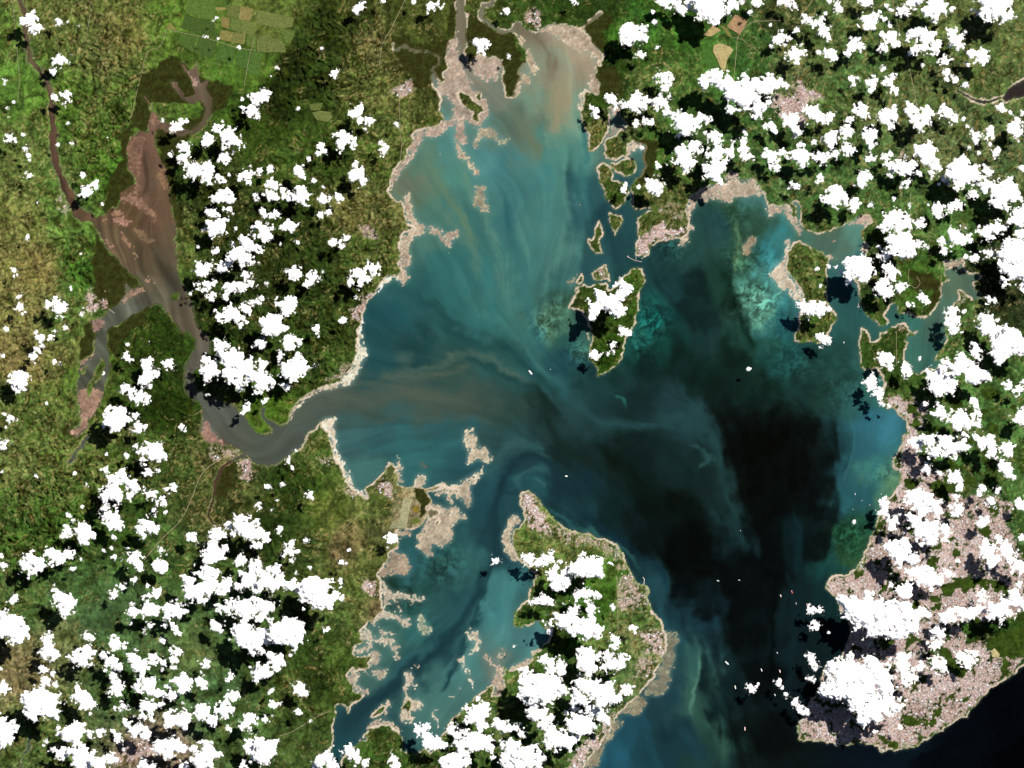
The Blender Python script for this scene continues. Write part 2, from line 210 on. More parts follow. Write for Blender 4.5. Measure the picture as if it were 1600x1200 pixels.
G @1200,900 1370,430 1450,340 1620,300 1620,520 1560,510 1450,510
G @1200,900 1200,780 1250,750 1255,785 1210,800
G @1200,900 1040,850 1080,840 1080,880 1050,880
G @1200,900 1020,200 1080,160 1090,190 1040,230
G @1200,600 1090,80 1200,90 1240,130 1170,160 1110,120
G @1200,600 1080,520 1180,490 1190,540 1090,560
G @1200,600 1220,580 1300,580 1290,640 1230,640
G @1200,600 1000,640 1060,590 1130,640 1150,720 1100,740 1040,690
G @1200,600 1330,60 1430,20 1450,90 1360,100
G @1200,600 1370,240 1420,240 1440,320 1380,330
G @1200,600 1150,1040 1200,1040 1195,1080 1160,1080
G @1200,900 1080,60 1170,40 1170,110 1100,120
G @1200,900 1390,30 1450,20 1470,90 1420,110
# crop fields: colour|label|points
C|72,100,42|pale green square field at the top edge by the straight road|@0,0 1165,2 1345,2 1345,85 1340,130 1160,80
C|60,86,30|bright green field between two tan strips at the top edge|@0,0 1347,2 1418,2 1414,44 1347,44
C|150,128,80|narrow tan strip field between green fields|@0,0 1347,46 1414,46 1414,62 1347,62
C|88,94,50|olive field left of the bare tan field|@0,0 1420,30 1498,36 1488,118 1416,100
C|138,118,76|bare tan field at the northeast corner of the field grid|@0,0 1502,37 1583,56 1560,133 1492,119
C|132,106,66|reddish brown field in the middle of the field grid|@0,0 1382,106 1438,111 1428,182 1382,164
C|88,102,50|light green striped field right of the reddish brown field|@0,0 1442,112 1508,126 1503,203 1432,184
C|98,106,56|pale olive field at the right of the field grid|@0,0 1512,127 1598,142 1593,223 1507,204
C|130,116,70|tan field below the reddish brown field|@0,0 1382,187 1458,201 1448,263 1367,244
C|114,108,64|brownish field east of the lower tan field|@0,0 1462,202 1538,211 1528,278 1452,264
C|78,98,44|green field at the lower right corner of the tan grid|@0,0 1547,214 1604,228 1602,303 1537,284
C|48,70,28|dark green wooded block south of the pale green square field|@0,0 1160,88 1338,137 1362,238 1242,208 1132,178
C|55,86,35|green field right of the lane below the tan fields|@0,0 1367,268 1468,292 1458,398 1352,378
C|52,86,35|green field second from the right below the tan fields|@0,0 1482,302 1568,313 1548,428 1472,409
C|60,92,38|long green field reaching down at the right end of the field road|@0,0 1580,316 1640,325 1625,472 1536,470
C|52,76,32|dark green field between two lanes south of the wooded block|@0,0 1247,219 1358,257 1334,368 1212,329
C|56,82,32|green field at the west end below the wooded block|@0,0 1127,193 1238,222 1208,328 1112,270
C|128,118,66|small tan triangle field west of the wooded block|@0,0 1060,140 1110,188 1030,180
C|100,106,58|large pale olive field on the ridge east of the field grid|@400,0 5,62 238,112 228,168 150,178 5,150
C|80,96,44|small green field below the ridge field|@400,0 152,188 248,192 214,278 182,268
C|94,100,56|olive field at the foot of the ridge|@400,0 5,242 60,212 178,272 188,328 5,328
C|100,106,60|oval pale green clearing in the dark forest|@400,0 350,705 400,692 465,700 478,735 450,762 380,750
C|84,92,48|olive clearing north of the oval clearing|@400,0 332,652 418,642 400,690 342,690
C|178,128,108|pinkish red ploughed field beside the curving road|@800,0 1395,92 1478,122 1425,218 1342,165
C|196,168,126|pale sandy field south of the ploughed field|@800,0 1262,282 1300,270 1362,292 1384,312 1345,372 1330,448 1302,420 1282,370 1255,320
C|116,108,60|olive sliver field left of the ploughed field|@800,0 1300,158 1340,172 1380,238 1355,228
C|198,160,120|sandy cleared strip west of the ploughed field|@800,0 1192,222 1262,155 1305,190 1245,228
C|48,92,34|vivid green field in front of the sandy field|@800,0 1180,330 1250,320 1278,372 1300,425 1230,420 1190,380
C|176,170,130|pale salt pond between dark mangroves on the spit|@400,600 922,712 980,722 962,780 940,888 902,878 902,800
C|140,118,44|mustard yellow salt pond on the spit|@400,600 980,765 1018,758 1020,805 982,800
C|108,118,52|mottled green salt pond below the yellow pond|@400,600 962,850 1010,832 1028,860 990,880
C|158,156,118|long grey green salt pond at the foot of the spit|@400,600 850,868 898,842 946,892 935,905 832,902
C|206,182,140|tan bare dune field among the eastern city parks|@1200,900 1395,470 1415,450 1450,490 1440,512 1400,505
# roads
R 5 light grey highway crossing the northeast cloud field|@1200,0 760,-80 800,110 830,230 870,380 905,530 930,650 980,900 1060,1060
R 5 curving grey road beside the ploughed field|@800,0 1700,128 1600,130 1500,140 1440,190 1410,240 1400,350 1385,500
R 4 straight tan track running southeast from the ploughed field|@800,0 1380,235 1420,238 1500,290 1600,370
R 4 straight road along the western valley|@0,0 70,-60 75,0 90,120 105,300 120,480 110,650
R 4 straight lane along the south side of the field grid|@0,0 1035,180 1120,200 1240,225 1365,260 1470,295 1600,315
R 4 winding track from the field grid down to the lagoon|@0,0 1040,190 1000,290 920,330 880,480 850,600 820,740
R 4 farm lane at the right of the field grid|@0,0 1590,230 1550,400 1525,540
R 5 road from the top edge down toward the roadside town|@400,0 930,0 850,170 790,280 770,420
R 5 road running south from the roadside town|@400,0 895,580 900,780 910,900 900,1000
R 6 straight highway running southwest from the shipyard town|@0,600 1490,405 1280,540 1200,710 1130,850 1020,960 900,1100
R 4 road down the east mainland beneath clouds|@1200,300 890,0 890,300 885,420
R 4 pale loop road on the mangrove headland of the eastern inlet|@1200,300 880,480 880,560 920,600 950,570 930,530
R 5 straight road down the middle of the southern island|@800,900 655,0 660,210 660,350 640,380
R 5 short straight pale road to the beach of the southern island|@800,900 730,550 880,552
R 4 road across the southwest plain by the salt ponds|@400,600 540,910 620,840 700,795
R 5 tan road across the hills west of the southern lagoon|@400,900 150,1000 230,970 380,880 470,840
R 4 straight track across the headland below the eastern strait|@1200,300 802,870 802,1090
R 4 tan road winding past the western hills|@0,0 550,0 580,40 560,110 540,240
"""
PTS = """
water
720,40,120,108,90 880,55,170,150,128 900,80,178,158,136 930,100,160,140,120 860,90,138,150,128 880,100,150,150,128 850,60,140,126,104 835,55,112,102,82 860,130,152,144,120 870,160,150,140,112 900,160,124,158,136 840,150,108,148,130 870,190,122,145,125 900,200,88,148,135 860,220,98,150,135 890,250,72,138,132 850,270,66,130,132 820,190,95,110,95 810,180,85,110,100 832,222,98,115,95 780,150,118,125,112 760,190,85,130,125 740,110,140,130,115
700,230,75,140,140 670,250,85,125,110 640,290,110,120,100 660,310,92,120,100 720,270,75,140,130 760,250,75,140,145 790,260,60,125,135 820,300,60,125,130 870,310,72,135,130 800,340,50,110,118 850,360,68,130,128 880,380,70,125,122 720,340,55,115,115 690,330,75,125,115 660,370,70,120,112 700,420,45,110,112 760,420,48,115,118 820,420,62,122,122 860,450,50,105,108 900,330,42,95,105 915,300,36,85,95
600,500,28,80,90 640,460,36,92,96 700,480,42,105,108 760,500,45,110,112 800,470,62,127,127 830,520,52,115,118 650,540,26,68,72 720,540,34,80,82 600,560,30,78,86 700,570,50,80,74 640,580,58,90,88 780,560,42,90,90 830,580,46,102,106 870,600,40,92,100
500,620,78,88,82 450,650,80,85,78 560,610,64,86,80 650,620,68,86,78 740,630,60,82,76 800,650,45,72,68 840,640,26,50,48
540,690,55,100,105 600,680,45,92,98 700,690,38,92,102 650,720,45,105,112 570,740,60,110,110 740,720,35,85,98
340,640,90,94,88 400,690,80,88,80 380,680,85,90,82 310,560,97,92,82 290,500,105,92,76 270,460,92,88,72 200,490,88,92,80 160,540,88,92,80 230,400,95,78,58 240,340,102,76,58 220,250,114,82,68 250,280,118,92,74 200,330,98,75,52 190,370,100,82,62 260,420,98,86,68 320,160,100,85,68 330,180,95,82,62 300,110,118,95,80
85,230,112,82,66 75,100,98,80,62 110,320,98,72,55 40,-60,98,80,62 730,-60,110,98,80 1560,140,52,44,42 1400,160,30,26,22 1680,130,55,46,44 360,820,70,50,36 350,740,84,60,46
780,850,26,64,76 760,790,30,75,88 740,940,25,62,72 690,1000,25,62,72 630,1060,28,65,72 560,1120,28,65,75 530,1160,28,70,80 640,930,30,72,70 610,920,24,56,48 650,970,46,104,106 600,1000,60,108,104 570,1060,60,102,98 760,960,64,134,140 780,920,62,130,136 730,1040,72,134,136 680,1080,66,120,118 790,990,74,138,142 770,1040,92,120,115 700,1120,72,124,120 810,1010,70,130,135 690,880,35,75,70 650,870,40,95,105 720,870,46,102,104 680,840,30,80,88
810,710,42,80,85 830,715,26,56,66 790,740,25,65,78 840,750,30,80,90
830,620,32,55,50 880,650,36,70,74 930,650,28,58,65 1000,620,20,42,45 1050,640,28,58,65 1080,650,34,70,78 1100,670,30,62,68 1000,700,15,33,33 950,720,12,24,18 880,700,20,40,40 1050,720,20,43,43 1110,730,22,48,48 1120,780,22,46,46 1140,820,18,40,43 1162,850,20,46,52 900,750,18,46,56 1000,750,11,26,20 1060,780,9,17,13 950,800,14,36,38 1000,850,9,17,15 900,820,25,62,72 960,860,28,70,85 1000,890,22,55,65
1180,820,6,8,7 1210,800,6,8,7 1200,850,6,9,9 1280,800,7,11,10 1210,900,6,9,9 1270,780,8,11,10 1100,850,6,9,7 1130,880,6,9,8 1060,920,6,9,8 1230,750,7,8,6 1295,720,9,14,12 1150,960,6,9,9 1170,1080,8,12,12 1180,1150,8,12,12 1150,1010,8,12,12 1215,680,7,8,6 1140,650,10,14,12 1020,800,10,20,17 1170,720,7,8,6 1130,640,14,26,24 1170,680,7,8,6 1170,760,7,8,6 1050,880,5,7,5 1200,700,7,8,6 1250,720,8,10,8 1100,900,6,8,6 1150,920,6,10,10 1100,960,7,10,10 1180,1000,7,12,12 1260,680,9,12,10 1243,800,9,18,18 1246,835,14,36,42 1240,862,12,30,34 1270,850,7,13,13 1290,760,10,18,18 1140,700,7,9,7 1150,780,8,12,10 1190,870,6,9,9 1080,840,6,9,7
1080,450,14,33,32 1060,480,16,38,40 1100,500,14,35,33 1150,470,11,26,18 1140,420,20,50,45 1120,360,30,70,75 1150,340,42,80,58 1180,370,42,75,58 1100,520,26,58,62 1060,560,13,33,29 1000,560,14,35,32 1150,560,13,32,25 1200,600,15,40,33 1260,600,22,55,50 1230,560,25,75,75 1100,600,13,32,27 1040,460,25,62,68 1000,430,25,62,68 960,380,28,68,75 950,330,28,68,78 930,410,38,85,95 1300,560,28,70,65 1290,620,28,62,55 1350,480,38,90,92 1400,500,50,105,98 1470,480,78,115,100 1480,440,85,110,90 1430,580,62,118,105 1340,420,45,105,115 1300,370,82,110,95 1330,360,85,140,130 1240,340,72,120,100 1220,310,75,140,150 1205,390,40,115,125 1200,430,70,150,160 1180,460,105,170,152 1190,490,96,164,140 1215,470,50,130,140 1210,500,35,100,110 1160,400,60,112,90 1150,430,30,68,56 1180,540,28,80,70 1220,520,24,82,88 1145,450,22,60,48 1165,440,70,130,110 1135,380,38,80,68
1022,500,14,100,100 1010,480,20,92,86 1030,535,16,66,60 1000,530,25,90,85 1005,510,30,100,90 850,500,92,142,115 860,510,75,125,100 870,480,45,78,62 890,540,30,80,80 905,550,70,130,115 880,570,25,68,82 920,580,18,50,54 845,480,50,100,98 1040,500,14,42,42
1350,660,40,105,130 1380,660,50,120,150 1390,690,50,125,145 1350,700,40,100,118 1340,760,35,90,110 1370,740,60,135,130 1390,760,90,140,105 1320,790,40,105,120 1340,820,30,80,60 1320,840,30,85,55 1330,860,45,85,50 1310,870,25,75,80 1290,890,20,68,68 1320,690,30,75,85 1330,640,40,90,90 1360,620,50,115,105 1312,740,22,55,65 1300,820,16,38,42
1230,930,16,36,42 1280,930,16,44,48 1250,980,14,32,37 1220,1010,14,32,38 1200,1060,7,10,12 1230,1080,14,28,34 1210,1150,9,13,13 1300,1170,9,18,27 1360,1180,9,18,30 1450,1180,4,6,11 1500,1150,5,9,16 1560,1100,3,5,10 1430,1168,9,26,38 1590,1190,3,3,6 1260,1190,10,20,20 1700,1300,3,4,8 1500,1300,4,6,10 1200,1300,10,14,14 1180,940,8,12,12
1030,920,30,75,88 1050,1000,28,70,85 1070,960,22,58,72 1040,1080,24,60,75 980,1160,26,75,95 1000,1180,24,65,80 1060,1140,20,50,62 1050,1180,22,58,70 1090,1030,48,98,96 1093,1060,62,112,102 1080,1100,52,97,88 1110,1120,36,75,70 1125,1160,36,72,64 1100,1180,28,62,62 1120,1030,14,35,42 1140,1080,13,32,37 1150,1150,11,25,25 1100,980,24,60,76 1120,940,14,36,46 960,1180,30,90,115 1100,1300,20,45,50 950,1300,24,65,85
land
20,50,60,88,36,.2,.5 60,30,70,80,40,.4,.5 100,150,55,82,30,.3,.6 200,60,75,76,40,.5,.7 160,90,70,78,42,.5,.8 180,140,58,76,32,.4,.9 30,130,58,108,40,.05,.3 30,250,72,90,42,.3,.4 90,280,60,88,38,.3,.5 150,250,55,80,30,.3,.9 180,270,45,82,28,.1,.9 250,80,65,90,35,.2,.4 280,40,62,102,35,.1,.2 300,60,60,90,32,.05,.1 350,100,55,88,32,.02,.05 420,40,75,88,40,.02,.1 400,110,60,82,30,.02,.1 440,20,70,86,38,.1,.3
500,60,42,52,22,.02,1 460,110,36,46,18,0,1 430,160,36,45,18,0,1 500,120,45,58,24,.05,1 550,30,50,60,25,.2,.8 580,70,70,70,40,.5,.8 560,130,60,68,32,.4,.8 480,200,50,66,25,.1,.5 420,200,48,62,22,.05,.4 600,150,72,78,40,.5,.6 640,60,62,68,32,.1,.3 660,90,58,58,25,.1,.1 640,110,52,55,25,.2,.1 600,200,62,75,35,.4,.6 520,250,48,62,25,.1,.7 440,260,52,70,28,.2,.5 580,260,60,72,32,.3,.6 450,340,46,58,24,.1,.8 500,400,42,55,22,.1,.9 550,330,75,75,40,.6,.7 600,320,70,75,40,.5,.7 560,400,55,68,30,.3,.7 500,480,46,60,25,.1,1 480,560,48,64,27,.15,.9 560,500,50,62,26,.2,.8 440,420,42,52,22,.1,.9
30,350,82,94,45,.5,.6 60,420,92,92,48,.9,.6 110,350,62,97,40,.1,.6 130,420,45,84,30,.1,.9 50,480,85,92,48,.8,.6 100,500,62,86,38,.3,.6 40,560,95,95,52,.9,.6 100,560,80,90,45,.7,.6 120,580,60,82,32,.1,.5 10,420,86,92,46,.8,.6
200,440,52,60,25,.1,.1 240,520,42,58,20,.05,.5 250,560,40,55,20,.05,.7 290,560,42,60,22,.02,.6 330,450,45,58,25,.2,.7 290,400,62,75,35,.3,.5 350,300,45,55,25,.2,.8 330,500,42,55,22,.1,.8 370,400,44,56,24,.1,.9
30,640,65,86,38,.3,.6 60,700,62,80,36,.6,.8 30,720,70,85,42,.7,.8 100,700,62,78,35,.5,.9 60,780,55,74,32,.5,1 40,830,48,72,30,.2,1 90,830,50,76,30,.2,1 150,760,58,74,32,.4,.8 200,820,48,70,30,.1,.6 260,640,35,52,16,0,.6 240,700,55,70,32,.3,.7 280,750,48,62,28,.3,.6 330,720,55,62,30,.6,.2 310,790,52,62,30,.6,.3 250,860,50,72,35,.2,.4 380,790,55,62,32,.3,.3
430,640,55,76,25,.1,.4 490,690,55,72,32,.4,.3 460,760,42,58,22,.1,.6 430,820,40,55,22,.05,.6 510,800,70,84,35,.1,.2 590,790,62,72,35,.3,.2 540,850,88,78,52,.2,.2 580,880,68,76,38,.3,.3 480,850,48,62,28,.2,.5 640,800,110,112,80,.3,.05
520,960,60,76,38,.3,.4 480,1000,46,62,27,.05,.5 500,1060,48,62,26,.1,.6 470,1080,52,66,30,.2,.6 450,1150,55,68,35,.1,.4 600,950,92,84,58,.2,.2 540,1020,55,70,30,.2,.5 600,1150,45,66,28,.2,.5 550,930,62,72,36,.3,.4
30,940,55,76,38,.3,.5 120,930,52,76,42,.1,.3 150,960,55,80,48,0,.2 30,1050,92,90,60,.7,.4 100,1000,75,86,52,.3,.4 200,960,58,84,48,0,.2 250,1000,60,82,48,.1,.3 300,1020,72,92,50,0,.3 200,1060,52,76,42,.1,.4 330,1080,55,80,48,0,.3 60,1150,60,76,38,.3,.5 250,1180,95,85,75,.5,.2 350,950,55,82,45,.05,.3 380,1130,58,80,42,.1,.3
880,850,74,84,40,.5,.3 950,900,60,86,32,.15,.2 930,930,45,82,25,.05,.3 990,960,62,82,38,.4,.3 960,1020,60,82,35,.4,.3 880,980,48,68,28,.1,.3 990,1000,80,86,48,.6,.2 980,1060,70,80,45,.5,.2 900,1130,62,76,38,.2,.2 820,870,68,82,36,.4,.2
980,430,48,66,22,.2,.5 960,560,45,64,20,.1,.7 905,470,52,60,25,.1,.2 1000,350,60,66,30,.5,.3 1030,320,62,66,32,.5,.2 970,320,48,60,22,.2,.2 1250,420,55,66,30,.5,.5 1270,500,55,66,28,.3,.4
960,60,45,70,25,.1,.3 1000,40,42,76,30,.1,.3 1060,60,45,88,32,.05,.2 1020,90,50,72,28,.3,.3 940,20,45,56,22,.05,.2 1080,100,55,90,35,.1,.2 1040,110,65,80,38,.4,.3 1130,110,48,94,35,.05,.2 1170,90,50,74,35,.1,.2 960,110,45,58,22,.05,.1 1000,130,60,72,35,.4,.3 1070,150,55,78,35,.2,.3 950,150,42,56,20,0,.1 1170,130,48,74,35,.05,.2 990,200,60,66,35,.4,.3 1100,200,60,76,40,.2,.3 940,230,68,68,30,.7,.3 1010,230,50,74,28,.1,.2
1230,20,60,62,35,.3,.3 1300,60,70,80,42,.3,.3 1240,110,72,76,45,.5,.3 1350,110,58,78,42,.4,.3 1430,130,75,80,45,.4,.3 1420,100,70,80,42,.3,.3 1540,100,72,80,42,.3,.3 1580,60,74,80,44,.3,.3 1560,30,78,82,46,.3,.3 1480,120,58,64,38,.4,.3 1300,180,65,78,40,.3,.3 1370,180,72,80,45,.3,.3 1280,280,55,78,40,.3,.3 1340,260,58,80,42,.2,.3 1460,220,75,80,48,.5,.3 1560,230,68,74,45,.5,.3 1240,260,55,78,42,.2,.3
1340,330,55,80,38,.3,.3 1450,350,60,88,42,.2,.3 1470,400,58,86,38,.05,.2 1430,430,55,74,28,.1,.2 1480,460,50,66,25,.05,.1 1530,430,45,50,28,.2,.3 1560,470,45,46,28,.2,.3 1520,500,62,78,40,.3,.3 1370,420,55,62,32,.3,.3 1400,540,48,64,25,.1,.2 1500,560,50,74,35,.4,.3 1560,600,58,84,42,.2,.3 1540,660,55,86,42,.2,.3 1480,780,55,78,40,.2,.3 1590,840,58,86,42,.1,.3 1580,990,42,62,24,.05,.3
"""
STROKES = """
24,56,66,13,.95 790,735 775,800 772,850 752,900 730,950 690,1000 640,1050 590,1090 550,1130 525,1175
26,64,72,5,.85 765,880 748,950 722,1005 700,1060 680,1085
48,104,112,7,.5 745,900 715,960 670,1005 620,1045 580,1080
24,50,60,8,.85 770,810 782,760 803,726 835,712 858,720 880,745 910,780
52,96,100,9,.6 735,750 768,722 800,698 840,698 872,715
50,94,100,5,.7 806,772 814,746 840,733 868,738
56,104,108,4,.6 834,748 848,756 858,764
92,142,130,9,.5 690,215 720,260 750,320 770,380 790,440 800,500
102,130,104,6,.6 655,240 690,290 725,350 745,400
90,126,112,6,.55 648,292 690,330 730,390 760,450
100,140,122,5,.5 712,235 738,290 752,335
42,96,104,8,.6 770,270 790,330 800,390 815,440 830,500 850,550 885,595
66,124,122,7,.5 700,400 740,470 790,520 840,570 885,612
64,122,122,8,.5 800,380 815,440 838,500 860,560
28,70,72,10,.7 640,440 680,490 730,525 790,550 840,590 900,640
26,64,68,8,.7 690,545 750,560 800,590 850,625 890,660
84,106,96,6,.6 620,580 680,565 720,550 760,555 800,580 840,612
88,98,86,8,.5 570,592 640,590 700,575 740,572
120,106,86,6,.75 800,38 830,48 848,72 858,100 862,140
156,142,114,13,.6 862,130 874,160 868,190 864,220
104,120,98,8,.6 790,160 815,190 838,222 850,255
90,146,136,10,.5 882,190 886,280 880,360 860,430 845,480
52,112,116,7,.6 908,190 910,260 906,310
84,140,134,6,.5 812,300 815,360 822,420
62,130,128,5,.5 838,180 850,240 858,300
84,94,84,17,.6 430,680 480,640 540,622 620,618 700,625 780,640
70,90,84,8,.5 560,650 640,655 720,655 790,665
50,104,110,9,.55 545,682 590,696 650,695 705,690 735,674
22,40,36,13,.75 828,598 858,640 880,680 912,718 965,742
40,80,86,11,.6 868,598 900,632 942,660 1000,665 1050,655 1092,668
46,90,94,4,.7 1078,688 1098,702 1108,722 1100,738
34,68,72,12,.7 1040,655 1082,662 1107,684 1122,715 1132,765 1147,805 1163,850
30,62,66,7,.5 1105,790 1130,815 1155,840 1166,856
16,36,36,9,.5 980,690 1030,700 1070,730 1090,780
40,112,100,2.5,.6 962,618 975,630 988,640
9,14,13,11,.5 1292,640 1304,690 1296,740 1308,790 1290,840 1284,890
40,98,112,9,.5 1328,690 1315,740 1322,780 1308,830
52,122,132,5,.5 1345,650 1336,710 1330,770
16,42,48,5,.7 1240,795 1247,830 1250,865 1244,905
6,9,9,6,.7 1204,870 1206,950 1208,1020 1206,1110
17,38,44,10,.6 1225,880 1228,950 1230,1030 1228,1100
84,132,118,4,.75 1088,1008 1096,1040 1098,1060 1088,1085 1076,1106 1086,1116
48,88,78,10,.65 1088,1108 1112,1122 1124,1150 1128,1200
12,30,34,7,.7 1106,1030 1108,1080 1124,1105 1146,1135
42,98,98,4,.7 858,778 884,804 920,830 960,850 990,870 1012,905
36,82,92,6,.6 1026,930 1036,980 1060,1003 1085,1010
16,44,60,7,.6 888,788 930,818 985,850 1022,892 1052,955
58,140,152,8,.6 1228,325 1215,370 1205,400 1196,440 1202,485
92,134,96,8,.6 1162,340 1158,375 1150,405 1155,432
14,34,26,10,.7 1130,420 1145,452 1162,505 1188,565
38,76,78,9,.6 1058,432 1076,410 1100,384 1128,345
20,108,104,3,.7 1024,480 1030,500 1026,520 1012,540
22,100,96,3,.6 1010,500 1016,520 1004,545
60,118,126,6,.5 790,905 775,950 768,1000
70,128,132,6,.5 800,940 795,985 785,1020
118,130,118,9,.6 790,1010 775,1040 765,1060
14,32,28,12,.6 1000,575 1060,590 1120,600 1170,590
28,62,68,9,.5 930,640 960,610 1000,600
96,80,62,7,.5 235,190 245,240 250,300 262,360 268,430
78,72,52,8,.5 175,345 205,370 225,410 245,440
118,88,72,6,.5 225,215 228,270 235,320 250,350
"""
